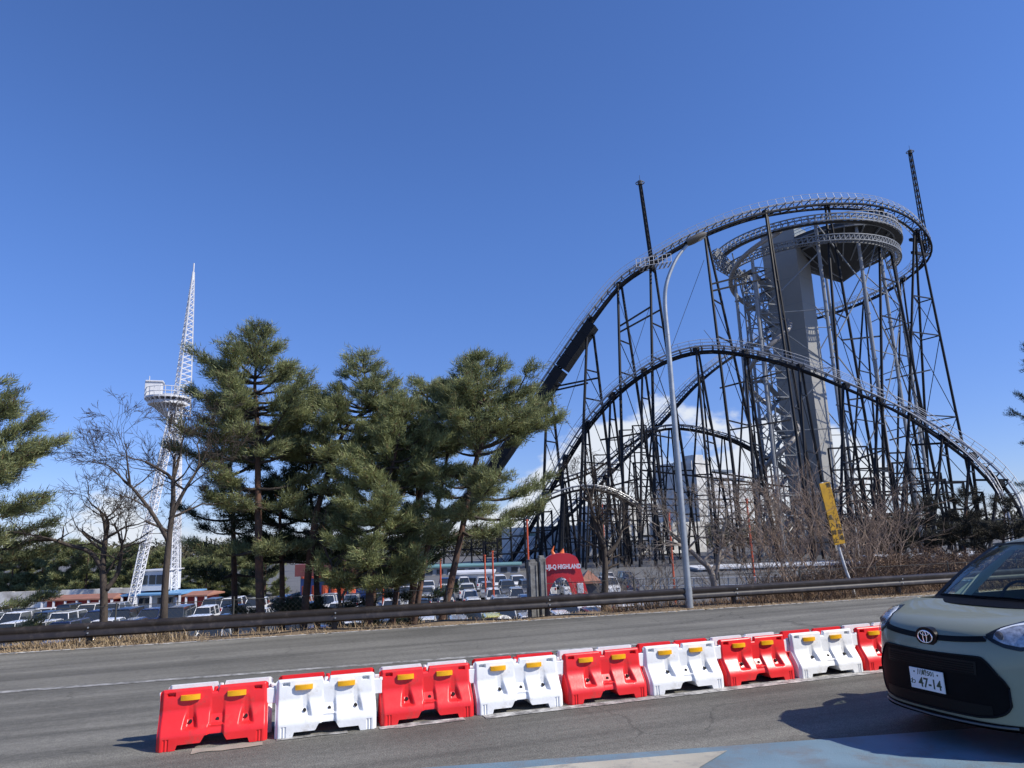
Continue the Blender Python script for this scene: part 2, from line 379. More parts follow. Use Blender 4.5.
# ------------------------------------------------------------------ water-filled barriers
M_red = mat('red polyethylene', (.75, .024, .028), .36, var=.05, scale=5, spec=.45, bump=.05, bscale=30, dirt=((.40, .06, .05), .16, 6))
M_wht = mat('white polyethylene', (.78, .79, .79), .4, var=.05, scale=5, spec=.45, bump=.08, bscale=30, dirt=((.56, .54, .50), .18, 6))
M_yel = mat('yellow reflector plastic', (.80, .40, .008), .3, var=.08, scale=20)
M_drk = mat('dark hole', (.012, .01, .01), .7)
BL, BH, BD = .945, .495, .262
def sstep(a, b, x):
    t = max(0, min(1, (x-a)/(b-a))); return t*t*(3-2*t)
def barrier_proto(m, m_other):
    t = thing('water_barrier', 'x', 'barrier')
    def top(u):
        n = 1-sstep(.462, .474, u)*(1-sstep(.526, .538, u))
        e = min(1, min(u, 1-u)/.03); return BH-.02*(1-e)**2-.045*(1-n)
    def bot(u):
        a = sstep(.165, .185, u)*(1-sstep(.815, .835, u))*.045
        c = sstep(.38, .43, u)*(1-sstep(.58, .63, u))*.060
        return a+c
    def depth(u, z):
        d = .002+.115*sstep(.10, .33, z)+.012*sstep(.33, .5, z)
        wall = .122
        for uc in (.285, .795):                                         # flared grooves
            h = max(0, min(1, (z-.165)/.25)); w = .050*(1-h)+.026
            if z > .155 and z < .43:
                k = (1-sstep(w*.35, w*1.05, abs(u-uc-.012*(1-h)*0)))*sstep(.155, .175, z)
                d = max(d, d*(1-k)+min(wall, d+.05)*k)
        k = sstep(.455, .475, u)*(1-sstep(.575, .60, u))*sstep(.175, .19, z)  # centre recess
        d = max(d, d*(1-k)+min(.122, d+.034)*k)
        k = sstep(.44, .46, u)*(1-sstep(.57, .60, u))*(1-sstep(.15, .2, z)); d += .03*k
        e = min(u, 1-u); d += .03*(1-sstep(0, .035, e))                    # rounded ends
        for uf in (.065, .095, .905, .935):
            if z < .10: d += .008*(1-sstep(.004, .012, abs(u-uf)))
        for us in (.10, .90):                                            # hand slots
            k = (1-sstep(.030, .036, abs(u-us)))*(1-sstep(.012, .017, abs(z-.452))); d += .05*k
        return d
    b = MB(); nu, nv = 150, 74
    us = [i/nu for i in range(nu+1)]
    for j in range(nv+1):
        for u in us:
            z = bot(u)+(top(u)-bot(u))*j/nv
            y = depth(u, z)
            q = z/top(u); 
            if q > .96: y += .012*((q-.96)/.04)**2
            b.v.append((u*BL, y, z))
    for j in range(nv):
        for i in range(nu):
            a = j*(nu+1)+i; b.f.append((a, a+1, a+nu+2, a+nu+1)); b.m.append(0)
    k0 = len(b.v); mv = 14
    for j in range(mv+1):
        for u in us:
            z = bot(u)+(top(u)-bot(u))*j/mv; b.v.append((u*BL, BD-.085*sstep(.08, .36, z)-.03*(1-sstep(0, .035, min(u, 1-u))), z))
    for j in range(mv):
        for i in range(nu):
            a = k0+j*(nu+1)+i; b.f.append((a+1, a, a+nu+1, a+nu+2)); b.m.append(0)
    for i in range(nu):
        b.f.append((i+1, i, k0+i, k0+i+1)); b.m.append(0)
        a = nv*(nu+1)+i; c = k0+mv*(nu+1)+i; b.f.append((a, a+1, c+1, c)); b.m.append(0)
    L_ = [j*(nu+1) for j in range(nv+1)]; K_ = [k0+j*(nu+1) for j in range(mv+1)]
    for off in (0, nu):
        f = [q+off for q in L_]+[q+off for q in K_[::-1]]
        b.f.append(tuple(f) if off else tuple(f[::-1])); b.m.append(0)
    b.build('body', m, t, auto=rad(40))
    for uc in (.275, .70):
        r = MB()
        def rf(s_, v): 
            x = uc*BL+(s_-.5)*.165; a = (s_-.5)*2; y = .112-.028*(1-a*a*.55); return (x, y, .400+.044*v)
        r.grid(rf, 10, 1)
        r.grid(lambda s_, v: (uc*BL+(s_-.5)*.165, lerp(.112-.028*(1-((s_-.5)*2)**2*.55), .14, v), .444), 10, 1)
        r.grid(lambda s_, v: (uc*BL+(s_-.5)*.165, lerp(.112-.028*(1-((s_-.5)*2)**2*.55), .14, v), .400), 10, 1, flip=True)
        for e in (0, 1):
            x = uc*BL+(e-.5)*.165; r.add([(x, .112-.0126, .400), (x, .14, .400), (x, .14, .444), (x, .112-.0126, .444)], [(0, 1, 2, 3)])
        r.build('reflector', M_yel, t)
    for uc, z, y in ((.285, .215, .105), (.53, .215, .105), (.795, .215, .105)):
        r = MB(); r.tube([(uc*BL, y-.02, z), (uc*BL, y+.05, z)], .0155, 14); r.build('bolt_hole', M_drk, t)
    r = MB(); r.tube([(.5*BL, .19, BH-.05), (.5*BL, .19, BH-.012)], [.022, .018], 10); r.build('filler_cap', m, t, smooth=False)
    r = MB(); r.box((BL+.025, 0.165, .36), (.085, .05, .14)); r.box((BL+.06, .165, .425), (.03, .045, .03)); r.build('connector', m_other, t, bevel=.006)
    return t
pr = barrier_proto(M_red, M_wht); pw = barrier_proto(M_wht, M_wht)
FX = [-.92+.995*i for i in range(11)]
ordn = ['', 'second', 'third', 'fourth', 'fifth', 'sixth', 'seventh', 'eighth', 'ninth', 'tenth', 'eleventh']
seenb = {}
def put_barrier(row, i):
    red = (i % 2 == 0) if row == 0 else (i % 2 == 1)
    src = pr if red else pw
    o = src if id(src) not in seenb else copy_tree(src)
    seenb[id(src)] = 1
    jx, jy, jr = rnd.uniform(-.008, .008), rnd.uniform(-.015, .015), rnd.uniform(-.018, .018)
    if row == 0: o.location = (FX[i]+jx, 7.61+jy, .002); o.rotation_euler = (0, 0, jr)
    else: o.location = (FX[i]+BL+.035+jx, 7.61+2*BD+.02+jy, .002); o.rotation_euler = (0, 0, math.pi+jr)
    c = 'red' if red else 'white'
    rowt = 'front row' if row == 0 else 'back row'
    if i == 0: lab = f'{c} plastic barrier at the open left end of the {rowt}'
    elif row == 0: lab = f'{c} plastic barrier with yellow reflectors, {ordn[i]} from the left end of the front row'
    else: lab = f'{c} plastic barrier mostly hidden, {ordn[i]} from the left end of the back row'
    if row == 0 and i == 8: lab = 'red plastic barrier half hidden by the car bumper in the front row'
    tag(o, lab, 'barrier', 'red and white barriers in the road')
for row in (1, 0):
    for i in range(11 if row == 0 else 10): 
        if row == 0 and i > 8: continue
        put_barrier(row, i)
# ------------------------------------------------------------------ the khaki car in front
M_car = mat('grey green car paint', (.225, .242, .180), .34, metal=.15, spec=.45, coat=.45, var=.04, scale=2)
M_blk = mat('black car plastic', (.005, .005, .006), .55, var=.2, scale=9, spec=.07)
M_gls_blk = mat('gloss black trim', (.008, .008, .009), .35, spec=.10, coat=.03)
M_chrome = mat('bright chrome', (.85, .85, .86), .12, metal=1)
M_rub = mat('tyre rubber', (.018, .018, .018), .85, bump=.3, bscale=80)
M_alloy = mat('silver wheel alloy', (.52, .53, .55), .3, metal=.9)
M_int = mat('dark car interior', (.022, .023, .026), .8)
M_trim = mat('pale pillar trim', (.50, .60, .54), .7)
M_lens = mat('headlight reflector', (.42, .44, .48), .22, metal=.5, var=.45, scale=26)
M_lamp = mat('dark lamp bowl', (.06, .06, .07), .45)
M_clear = glass('clear lamp cover', (.95, .96, .97), .035)
M_win = glass('car window glass', (.78, .87, .82), .035)
M_dkwin = glass('dark tinted glass', (.12, .14, .15), .05)
M_plate = mat('number plate white', (.74, .75, .76), .5)
M_ink = mat('number plate dark green ink', (.01, .05, .028), .5)
CX, CY = 5.25, 5.0
car = thing('compact_minivan', 'grey green compact minivan with plate 47-14 driving beside the barriers', 'car', (CX, CY, 0))
def W3(t, y, z): return (CX+t, CY+y, z)
PZ = [.17, .22, .30, .45, .60, .72, .80, .86, .90, .935, .965, 1.0, 1.035, 1.065]
PT = [.06, .02, .005, .0, .0, .012, .028, .048, .075, .13, .20, .36, .60, .88]
SI = {.17: .06, .22: .03, .30: .01, .45: 0, .60: .0, .72: .004, .80: .010, .86: .018, .90: .025, .935: .034, .965: .045, 1.0: .06, 1.035: .075, 1.065: .090}
HW = .8475
def curv(y): 
    a = min(1, abs(y)/HW); return .085*a*a+.37*a**4.5
def Ft(y, z):
    k = min(1, (abs(y)/(HW-interp(z, list(SI), list(SI.values()))))**1.11)
    return interp(z, PZ, PT)*(1-.45*k**3*(z > .9))+curv(y)
def body_lower():
    b = MB(); nf, ns = 48, 70; rows = []
    lv = [.205, .22, .235, .26, .30, .36, .42, .48, .54, .60, .66, .72, .76, .80, .83, .86, .88, .90, .918, .935, .95, .965, .98, 1.0, 1.018, 1.035, 1.05, 1.065]
    def arch(t):
        z = 0
        for tc in (.83, 3.58):
            q = .345**2-(t-tc)**2
            if q > 0: z = max(z, .315+math.sqrt(q))
        return z
    for z in lv:
        w = HW-interp(z, list(SI), list(SI.values())); pts = []
        t0 = Ft(1.0*HW, z) if z < .9 else interp(z, PZ, PT)*.55+.46
        for i in range(nf+1):
            a = -1+2*i/nf; y = w*math.copysign(abs(a)**.9, a); k = abs(a)
            pts.append((interp(z, PZ, PT)*(1-.45*k**3*(z > .9))+curv(y), y, z))
        ts = pts[-1][0]
        for i in range(1, ns+1): 
            t = ts+(4.12-ts)*i/ns; zz = max(z, min(arch(t), .70)) if z < .70 else z
            pts.append((t, w*(1-.03*((t-2.2)/2)**2), zz))
        for i in range(1, 13):
            a = 1-2*i/12; pts.append((4.12+.14*(1-abs(a)**4)-.02*(z-.2), w*.97*a if i < 12 else -w*.97, z))
        for i in range(ns-1, -1, -1):
            t = ts+(4.12-ts)*i/ns; zz = max(z, min(arch(t), .70)) if z < .70 else z
            pts.append((t, -w*(1-.03*((t-2.2)/2)**2), zz)) if i > 0 else None
        rows.append(pts)
    n = len(rows[0])
    for r in rows: b.v.extend([W3(*q) for q in r])
    for j in range(len(rows)-1):
        for i in range(n):
            a = j*n+i; c = j*n+(i+1) % n; b.f.append((a, c, c+n, a+n)); b.m.append(0)
    # cowl shelf that closes the bonnet under the windscreen
    return b
bl_ = body_lower(); carbody = bl_.build('body', M_car, car, auto=rad(38))
def fpatch(name, m, ys, zlo, zhi, off, parent=None, nv=8, thick=.0):
    b = MB(); n = len(ys)-1
    for j in range(nv+1):
        for y in ys:
            z = zlo(y)+(zhi(y)-zlo(y))*j/nv; b.v.append(W3(Ft(y, z)-off, y, z))
    for j in range(nv):
        for i in range(n):
            a = j*(n+1)+i; b.f.append((a+1, a, a+n+1, a+n+2)); b.m.append(0)
    # rim back into the bodywork so the patch has thickness
    edge_ = list(range(n+1))+[(n+1)*j+n for j in range(1, nv+1)]+[(n+1)*nv+i for i in range(n-1, -1, -1)]+[(n+1)*j for j in range(nv-1, 0, -1)]
    k = len(b.v)
    for e in edge_:
        x, y, z = b.v[e]; b.v.append((x+off+.02, y, z))
    m_ = len(edge_)
    for i in range(m_):
        a, c = edge_[i], edge_[(i+1) % m_]; b.f.append((a, c, k+(i+1) % m_, k+i)); b.m.append(0)
    return b.build(name, m, parent or car, auto=rad(35))
def ysr(a, b_, n=40): return [a+(b_-a)*i/n for i in range(n+1)]
# big lower grille
gzhi = lambda y: interp(abs(y), [0, .38, .46, .50, .56, .60, .615], [.725, .735, .735, .70, .615, .56, .51])
gzlo = lambda y: interp(abs(y), [0, .40, .50, .56, .595, .615], [.285, .29, .305, .33, .365, .41])
grille = fpatch('grille', M_blk, ysr(-.61, .61, 70), gzlo, gzhi, .012, nv=16)
fpatch('grille_mesh', M_gls_blk, ysr(-.43, .43, 30), lambda y: .60, lambda y: min(.700, gzhi(y)-.012), .017, parent=grille)
for k in range(5): fpatch('grille_bar', M_blk, ysr(-.41, .41, 24), lambda y: .605+.018*k, lambda y: .612+.018*k, .023, parent=grille, nv=1)
fpatch('lower_intake', M_gls_blk, ysr(-.50, .50, 30), lambda y: gzlo(y)+.014, lambda y: .385, .018, parent=grille)
rim = MB(); rimpts = [W3(Ft(y, gzhi(y))-.012, y, gzhi(y)) for y in ysr(-.61, .61, 60)]+[W3(Ft(y, gzlo(y))-.012, y, gzlo(y)) for y in ysr(.608, -.608, 60)]
rim.tube(rimpts+[rimpts[0]], .009, 6); rim.build('grille_surround', M_gls_blk, car, smooth=True)
lip = MB(); lip.tube([W3(Ft(y, .215)-.018, y, .225+.02*abs(y)) for y in ysr(-.62, .62, 30)], .010, 8); lip.build('bumper_trim', mat('satin grey trim', (.10, .11, .115), .4, metal=.3), car, smooth=True)
fpatch('lower_lip', M_blk, ysr(-.66, .66, 40), lambda y: .207, lambda y: .255, .008, nv=3)
sp = MB(); sp.grid(lambda u, v: W3(Ft((u-.5)*1.5, .2)-.03+.10*v, (u-.5)*1.5, .21-.02*v), 40, 3); sp.grid(lambda u, v: W3(Ft((u-.5)*1.5, .2)-.03+.2*v, (u-.5)*1.5, .215), 40, 2); sp.build('front_spoiler', M_blk, car, smooth=True)
# slim bar, emblem
bz = lambda y: .845+.13*y*y
fpatch('nose_bar', M_gls_blk, ysr(-.49, .49, 50), lambda y: bz(y)-.024, lambda y: bz(y)+.018, .008, nv=3)
def disc(name, m, cy, cz, ry, rz, off, parent, n=36):
    b = MB(); b.v = [W3(Ft(cy, cz)-off, cy, cz)]
    for i in range(n):
        a = 2*math.pi*i/n; y = cy+ry*math.cos(a); z = cz+rz*math.sin(a); b.v.append(W3(Ft(cy, cz)-off+.003, y, z))
    for i in range(n):
        a = 2*math.pi*i/n; y = cy+ry*math.cos(a); z = cz+rz*math.sin(a); b.v.append(W3(Ft(cy, cz)+.05, y*1.0, z))
    for i in range(n):
        j = (i+1) % n; b.f += [(0, 1+j, 1+i), (1+i, 1+j, 1+n+j, 1+n+i)]; b.m += [0, 0]
    return b.build(name, m, parent, auto=rad(30))
badge = disc('badge_plate', M_gls_blk, 0, .84, .105, .076, .020, car)
def oval(b, cy, cz, ry, rz, w, off):
    pts = [W3(Ft(0, .84)-off, cy+ry*math.cos(a), cz+rz*math.sin(a)) for a in [2*math.pi*i/40 for i in range(41)]]
    b.tube(pts, w, 6, cap=False)
eb = MB(); oval(eb, 0, .84, .070, .048, .0065, .024); oval(eb, 0, .868, .041, .017, .0045, .026); oval(eb, 0, .838, .018, .045, .0045, .028)
eb.build('emblem', M_chrome, badge, smooth=True)
# number plate
pl_ = MB(); pl_.box(W3(-.028, 0, .50), (.012, .33, .165)); plate = pl_.build('number_plate', M_plate, car, bevel=.003)
Mp = Matrix(((0, 0, -1, CX-.0345), (-1, 0, 0, CY), (0, 1, 0, .50), (0, 0, 0, 1)))
tx = MB()
def ptext(s, size, x, y, sq=1.0, bold=.0): text_mesh(tx, s, size, Mp @ Matrix.Translation((x, y, 0)), .0008, bold, squeeze=sq)
ptext('47-14', .105, .03, -.028, .92, .0022); ptext('川崎501', .052, 0, .052, .95, .001); ptext('わ', .05, -.135, -.03, 1, .001)
for xx in (-.115, .115): tx.tube([W3(-.034, -xx, .552), W3(-.0365, -xx, .552)], .007, 10)
tx.build('plate_lettering', M_ink, plate)
# headlights
for s in (-1, 1):
    ys = ysr(.48, .838, 34)
    hi = lambda y: interp(abs(y), [.48, .53, .60, .68, .80, .838], [.905, .955, .998, 1.02, 1.0, .96])
    lo = lambda y: interp(abs(y), [.48, .53, .60, .68, .80, .838], [.885, .850, .815, .795, .815, .86])
    ysg = [s*y for y in ys] if s > 0 else [s*y for y in ys][::-1]
    hl = fpatch('headlight', M_gls_blk, ysg, lo, hi, .006, nv=12)
    fpatch('reflector', M_lens, [q for q in ysg if .53 < abs(q) < .825], lambda y: lo(y)+.03, lambda y: hi(y)-.018, .011, parent=hl, nv=6)
    for yy, rr in ((.565, .036), (.70, .03)):
        q = MB(); c = W3(Ft(s*yy, .90)-.014, s*yy, .90); q.tube([(c[0], c[1], c[2]), (c[0]-.012, c[1], c[2])], [rr, rr*.8], 16); q.build('lamp_bowl', M_lamp, hl, smooth=False)
    fpatch('light_strip', mat('white light guide', (.75, .78, .82), .2), [q for q in ysg if .54 < abs(q) < .83], lambda y: hi(y)-.03, lambda y: hi(y)-.014, .013, parent=hl, nv=2)
    fpatch('lamp_cover', M_clear, ysg, lambda y: lo(y)+.004, lambda y: hi(y)-.004, .032, parent=hl, nv=8)
    # fog lamp notch on the bumper corner
    fpatch('corner_vent', M_blk, [s*y for y in (ysr(.70, .76, 6) if s > 0 else ysr(.76, .70, 6))], lambda y: .42, lambda y: .50, .006, nv=3)
# greenhouse
TB, TT = lambda y: .84+.21*(abs(y)/.76)**2.6, lambda y: 1.66+.24*(abs(y)/.62)**2*.6
def wsh(u, v):
    a = 2*u-1; yb, yt = .735*a, .60*a
    p = lerp((TB(yb), yb, 1.045+.02*(1-a*a)), (TT(yt), yt, 1.535+.035*(1-a*a)), v); bow = math.sin(math.pi*v)*.035
    return W3(p[0]-bow, p[1], p[2]+bow*.6)
ws = MB(); ws.grid(wsh, 24, 14); ws.build('windscreen', M_win, car, smooth=True)
cw = MB(); cw.grid(lambda u, v: tuple(np.array(wsh(u, 0))+np.array((-.16*(1-v)-.0, 0, -.012*(1-v)+.028*v))), 24, 3)
cw.grid(lambda u, v: tuple(np.array(wsh(u, .075*v))+np.array((-.008, 0, .006))), 24, 1); cw.build('cowl', M_blk, car, smooth=True)
for a_, b_ in ((.2, .62), (.55, .95)):
    w_ = MB(); w_.tube([np.array(wsh(lerp(a_, b_, k), .035+.02*math.sin(3*k)))+np.array((-.02, 0, .015)) for k in np.linspace(0, 1, 8)], .008, 5); w_.build('wiper', M_blk, car)
ft = MB(); ft.grid(lambda u, v: tuple(np.array(wsh(u, 1-.05*v))+np.array((-.004, 0, .004))), 24, 1); ft.build('windscreen_top_band', M_blk, car)
def roofp(u, v):
    a = 2*u-1; k = abs(a)**3
    yw = .625+.03*math.sin(math.pi*min(1, v*1.2))*.8; y = a*yw
    t0 = TT(y*.96); t = t0+(4.0-t0)*v
    z = 1.60+.07*math.sin(math.pi*min(.62, v*.62+.08))+.0-.055*k-.03*v*v
    if v < .06: z -= .05*(1-v/.06)**2+.0
    return W3(t-.0, y, z-.02)
rf_ = MB(); rf_.grid(roofp, 22, 36); rf_.grid(lambda u, v: tuple(np.array(roofp(u, v))-np.array((0, 0, .05))), 22, 36, flip=True)
rf_.grid(lambda u, v: tuple(np.array(roofp(u, 0))-np.array((.0, 0, .05*v))), 22, 1, flip=True)
rf_.build('roof', M_car, car, auto=rad(40))
pil = MB()
for s in (-1, 1):
    u = 0 if s < 0 else 1
    base = np.array(W3(TB(.77)-.02, s*.775, 1.02)); top_ = np.array(roofp(u, .02))
    pts = [lerp(base, top_, k)+np.array((-.02, s*.008, .02))*math.sin(math.pi*k) for k in np.linspace(0, 1, 8)]
    for i in range(7): pil.bar(pts[i], pts[i+1], .055, .05)
    rail_ = [np.array(roofp(u, v))+np.array((0, 0, -.03)) for v in np.linspace(.02, 1, 16)]
    for i in range(15): pil.bar(rail_[i], rail_[i+1], .06, .06)
    for t_, w_ in ((2.25, .07), (3.25, .09), (4.0, .16)):
        pil.bar(W3(t_+.08, s*.765, 1.05), W3(min(t_, 3.96), s*.635, 1.575), w_, .05)
pil.build('pillar_frame', M_gls_blk, car, auto=rad(30))
ap = MB()
for s in (-1, 1):
    base = np.array(W3(TB(.72)+.09, s*.69, 1.04)); top_ = np.array(roofp(0 if s < 0 else 1, .03))+np.array((.05, -s*.04, -.04))
    q0, q1 = base, top_; q2 = base+np.array((.30, s*.03, .0)); q3 = top_+np.array((.10, s*.01, -.01))
    ap.add([q0, q1, q3, q2], [(0, 1, 2, 3)]); ap.add([v+np.array((0, -s*.01, 0)) for v in (q0, q1, q3, q2)], [(3, 2, 1, 0)])
ap.build('pillar_trim', M_trim, car)
sg = MB()
for s in (-1, 1):
    sg.grid(lambda u, v: W3(lerp(TB(.76)+.12+.75*v, 3.95, u)[()] if False else (TB(.76)+.12+.62*v)*(1-u)+3.96*u, s*(.772-.135*v-.004*0), 1.05+.50*v), 12, 4, flip=s < 0)
sg.build('side_window', M_win, car, smooth=True)
rr_ = MB(); rr_.grid(lambda u, v: W3(4.20-.16*v, (2*u-1)*(.75-.13*v), 1.05+.5*v), 8, 3); rr_.build('rear_window', M_dkwin, car)
ii = MB()
ii.box(W3(2.3, 0, .40), (3.3, 1.5, .06)); ii.box(W3(1.10, 0, .95), (.55, 1.42, .18)); ii.box(W3(1.32, 0, .80), (.22, 1.4, .35))
ii.build('dashboard', M_int, car, bevel=.03)
for s in (-1, 1):
    st = MB(); st.box(W3(2.15, s*.36, .66), (.50, .48, .16)); st.box(W3(2.48, s*.36, 1.0), (.15, .46, .62), M=Matrix.Rotation(.22, 3, 'Y')); st.box(W3(2.57, s*.36, 1.40), (.10, .26, .17)); st.build('seat', M_int, car, bevel=.04)
st = MB(); st.box(W3(3.2, 0, .66), (.48, 1.2, .16)); st.box(W3(3.5, 0, 1.0), (.15, 1.2, .6)); st.build('rear_seat', M_int, car, bevel=.04)
sw = MB(); sw.ring(W3(1.62, .36, 1.02), .18, .014, 24, 6, axes=((.35, 0, .94), (0, 1, 0))); sw.bar(W3(1.62, .19, 1.02), W3(1.62, .53, 1.02), .03, .02); sw.bar(W3(1.62, .36, 1.02), W3(1.35, .36, .92), .05, .05); sw.build('steering_wheel', M_int, car)
mi = MB(); mi.box(W3(1.5, 0, 1.47), (.03, .22, .065)); mi.bar(W3(1.5, 0, 1.5), W3(1.55, 0, 1.56), .015, .015); mi.build('rear_view_mirror', M_int, car, bevel=.01)
for s in (-1, 1):
    m_ = MB(); m_.box(W3(1.66, s*.95, 1.10), (.11, .20, .15)); m_.bar(W3(1.66, s*.80, 1.04), W3(1.66, s*.90, 1.06), .05, .03)
    dm = m_.build('door_mirror', M_car, car, bevel=.03)
    g_ = MB(); g_.box(W3(1.719, s*.95, 1.10), (.006, .17, .12)); g_.build('mirror_glass', M_chrome, dm)
    d_ = MB(); d_.bar(W3(1.25, s*.846, .95), W3(4.0, s*.838, .99), .012, .014)
    for tt in (1.35, 2.30, 3.2):
        d_.bar(W3(tt, s*.850, .33), W3(tt+.02, s*.838, .97), .006, .006)
    d_.build('door_seam', M_gls_blk, car)
    for tt in (2.15, 2.5):
        h_ = MB(); h_.box(W3(tt, s*.858, .86), (.17, .025, .025)); h_.build('door_handle', M_car, car, bevel=.008)
    tl = MB(); tl.box(W3(4.19, s*.71, .92), (.10, .16, .30)); tl.build('tail_light', mat('red tail lamp', (.35, .01, .01), .15, coat=.6), car, bevel=.03)
    for tc in (.83, 3.58):
        w_ = MB(); n = 36
        prof = [(.20, .10), (.285, .105), (.308, .09), (.315, .06), (.315, -.06), (.308, -.09), (.285, -.105), (.20, -.10)]
        for i in range(n):
            a = 2*math.pi*i/n
            for r_, y_ in prof: w_.v.append(W3(tc+r_*math.cos(a), s*(.735)+s*y_, .315+r_*math.sin(a)))
        k = len(prof)
        for i in range(n):
            for j in range(k-1):
                a = i*k+j; b2 = ((i+1) % n)*k+j; w_.f.append((a, a+1, b2+1, b2)); w_.m.append(0)
        wh = w_.build('wheel', M_rub, car, auto=rad(40))
        r_ = MB(); r_.ring(W3(tc, s*.80, .315), .20, .022, 30, 6, axes=((1, 0, 0), (0, 0, 1)))
        r_.tube([W3(tc, s*.74, .315), W3(tc, s*.825, .315)], [.05, .045], 14)
        for i in range(5):
            a = 2*math.pi*i/5+.3
            r_.bar(W3(tc, s*.81, .315), W3(tc+.2*math.cos(a), s*.815, .315+.2*math.sin(a)), .05, .03)
        r_.tube([W3(tc, s*.70, .315), W3(tc, s*.705, .315)], .2, 24)
        r_.build('rim', M_alloy, wh, auto=rad(30))
hs = MB()
for s in (-1, 1):
    pts = []
    for k in range(15):
        y = s*(.60+.075*k/14); t = .27+.62*k/14; zc = interp(t-curv(y)*.9, PT[8:], PZ[8:]); pts.append(W3(t, y, zc+.002))
    hs.tube(pts, .0045, 5)
hs.build('bonnet_seam', M_gls_blk, car)
ub = MB(); ub.box(W3(2.1, 0, .22), (3.6, 1.36, .08)); ub.build('underbody', M_blk, car)
# ------------------------------------------------------------------ guard rail, fence, lamp, sign
M_grail = mat('dark brown guard rail paint', (.026, .021, .019), .42, var=.25, scale=3, spec=.5, dirt=((.07, .058, .05), .2, 5))
M_steel = mat('galvanised steel', (.40, .42, .43), .45, metal=.6, var=.12, scale=6)
M_thin = mat('weathered fence wire', (.055, .055, .05), .7)
def along(x, off, z=0.0): return (x, edge(x)+off, z)
gr = thing('guard_rail', 'long dark brown steel guard rail on posts along the far road edge', 'guard rail', along(0, .5, 0))
prof = [(0, .415), (-.014, .418), (-.045, .402), (-.082, .378), (-.086, .335), (-.066, .300), (-.058, .280), (-.066, .260), (-.086, .225), (-.082, .182), (-.045, .158), (0, .143)]
g = MB(); xs = [-44+1.15*i for i in range(78)]
for x in xs:
    dz = .032*(x-5)/11 if -10 < x < 20 else (.032*(-15/11) if x <= -10 else .032*15/11)
    for y, z in prof: g.v.append(along(x, .5+y, z+.015+dz))
k = len(prof)
for i in range(len(xs)-1):
    for j in range(k-1):
        a = i*k+j; g.f.append((a, a+1, a+k+1, a+k)); g.m.append(0)
rail = g.build('rail', M_grail, gr, auto=rad(50)); sm = rail.modifiers.new('Thickness', 'SOLIDIFY'); sm.thickness = .006
for i in range(19):
    x = -40.1+4.6*i
    dz = .032*max(-15, min(15, x-5))/11
    p = MB(); p.tube([along(x, .58, -.5), along(x, .58, .37+dz)], .06, 12); p.box(along(x, .52, .29+dz), (.07, .09, .14)); p.build('post', M_grail, gr, auto=rad(40))
    bt = MB()
    for z in (.335, .235): bt.tube([along(x, .405, z+.015+dz), along(x, .395, z+.015+dz)], .016, 8)
    for q in range(0): bt.tube([along(x+2.3+(.1 if q % 2 else -.1), .41, .33+.1*(q//2-1)+.01+dz), along(x+2.3+(.1 if q % 2 else -.1), .40, .33+.1*(q//2-1)+.01+dz)], .013, 6)
    bt.build('bolt', M_steel, gr)
cf = thing('chain_link_fence', 'thin grey chain link fence on slim posts behind the guard rail', 'fence', along(0, 1.9, -.3))
fz = lambda x: .62
for i in range(34):
    x = -36+2.35*i; p = MB(); p.tube([along(x, 1.9, -.5), along(x, 1.9, fz(x)+.05)], .018, 7); p.build('post', M_thin, cf)
w = MB()
for z in (.6, .1): w.tube([along(x, 1.9, z) for x in np.linspace(-36, 41.5, 60)], .008, 5)
w.build('top_rail', M_thin, cf)
w = MB(); pitch = .11
def wire(a, b_):
    d_ = .0018; w.add([(a[0]-d_, a[1], a[2]), (a[0]+d_, a[1], a[2]), (b_[0]+d_, b_[1], b_[2]), (b_[0]-d_, b_[1], b_[2])], [(0, 1, 2, 3)])
x = -36.0
while x < 41:
    wire(along(x, 1.9, -.35), along(x+.95, 1.9, .6)); wire(along(x+.95, 1.9, -.35), along(x, 1.9, .6)); x += pitch
w.build('wire_mesh', M_thin, cf)
# lamp post
lb = np.array([9.27, edge(9.27)+.45, -.05])
lp = thing('street_lamp', 'tall grey street lamp with a curved arm beside the guard rail', 'street lamp', lb)
p = MB(); p.tube([lb+np.array((0, 0, z)) for z in (0, 2, 4, 6.6)], [.082, .077, .070, .060], 14)
p.tube([lb, lb+np.array((0, 0, .03))], .17, 14); p.tube([lb+np.array((0, 0, .0)), lb+np.array((0, 0, .5))], .092, 14); pole = p.build('pole', M_steel, lp, auto=rad(40))
a = MB(); hd = np.array(P(688, 244, lb.dot(FW)+.1)); top_ = lb+np.array((0, 0, 6.55))
cps = [top_, top_+np.array((-.0, 0, .9)), lerp(top_, hd, .40)+np.array((-.22, 0, .45)), lerp(top_, hd, .72)+np.array((-.16, 0, .26)), hd]
cp = spline(cps, 8); a.tube(cp, list(np.linspace(.060, .036, len(cp))), 12); a.build('curved_arm', M_steel, lp, smooth=True)
dirh = (hd-np.array(cps[-2])); dirh /= np.linalg.norm(dirh); dirh = dirh*.55+np.array((.55, -.25, .05)); dirh /= np.linalg.norm(dirh)
h = MB(); L_ = .62
side = np.cross(dirh, (0, 0, 1)); side /= np.linalg.norm(side); upv = np.cross(side, dirh)
def headp(u, v):
    a_ = 2*math.pi*u; s_ = math.sin(math.pi*min(1, .12+.88*v))**.6 if v < 1 else .0
    r_ = .05+.13*s_
    return hd+dirh*(v*L_-.05)+side*(math.cos(a_)*r_)+upv*(math.sin(a_)*r_*.55+.03)
h.grid(headp, 16, 10); head = h.build('lamp_head', mat('lamp housing grey brown', (.12, .11, .095), .5, metal=.2), lp, smooth=True)
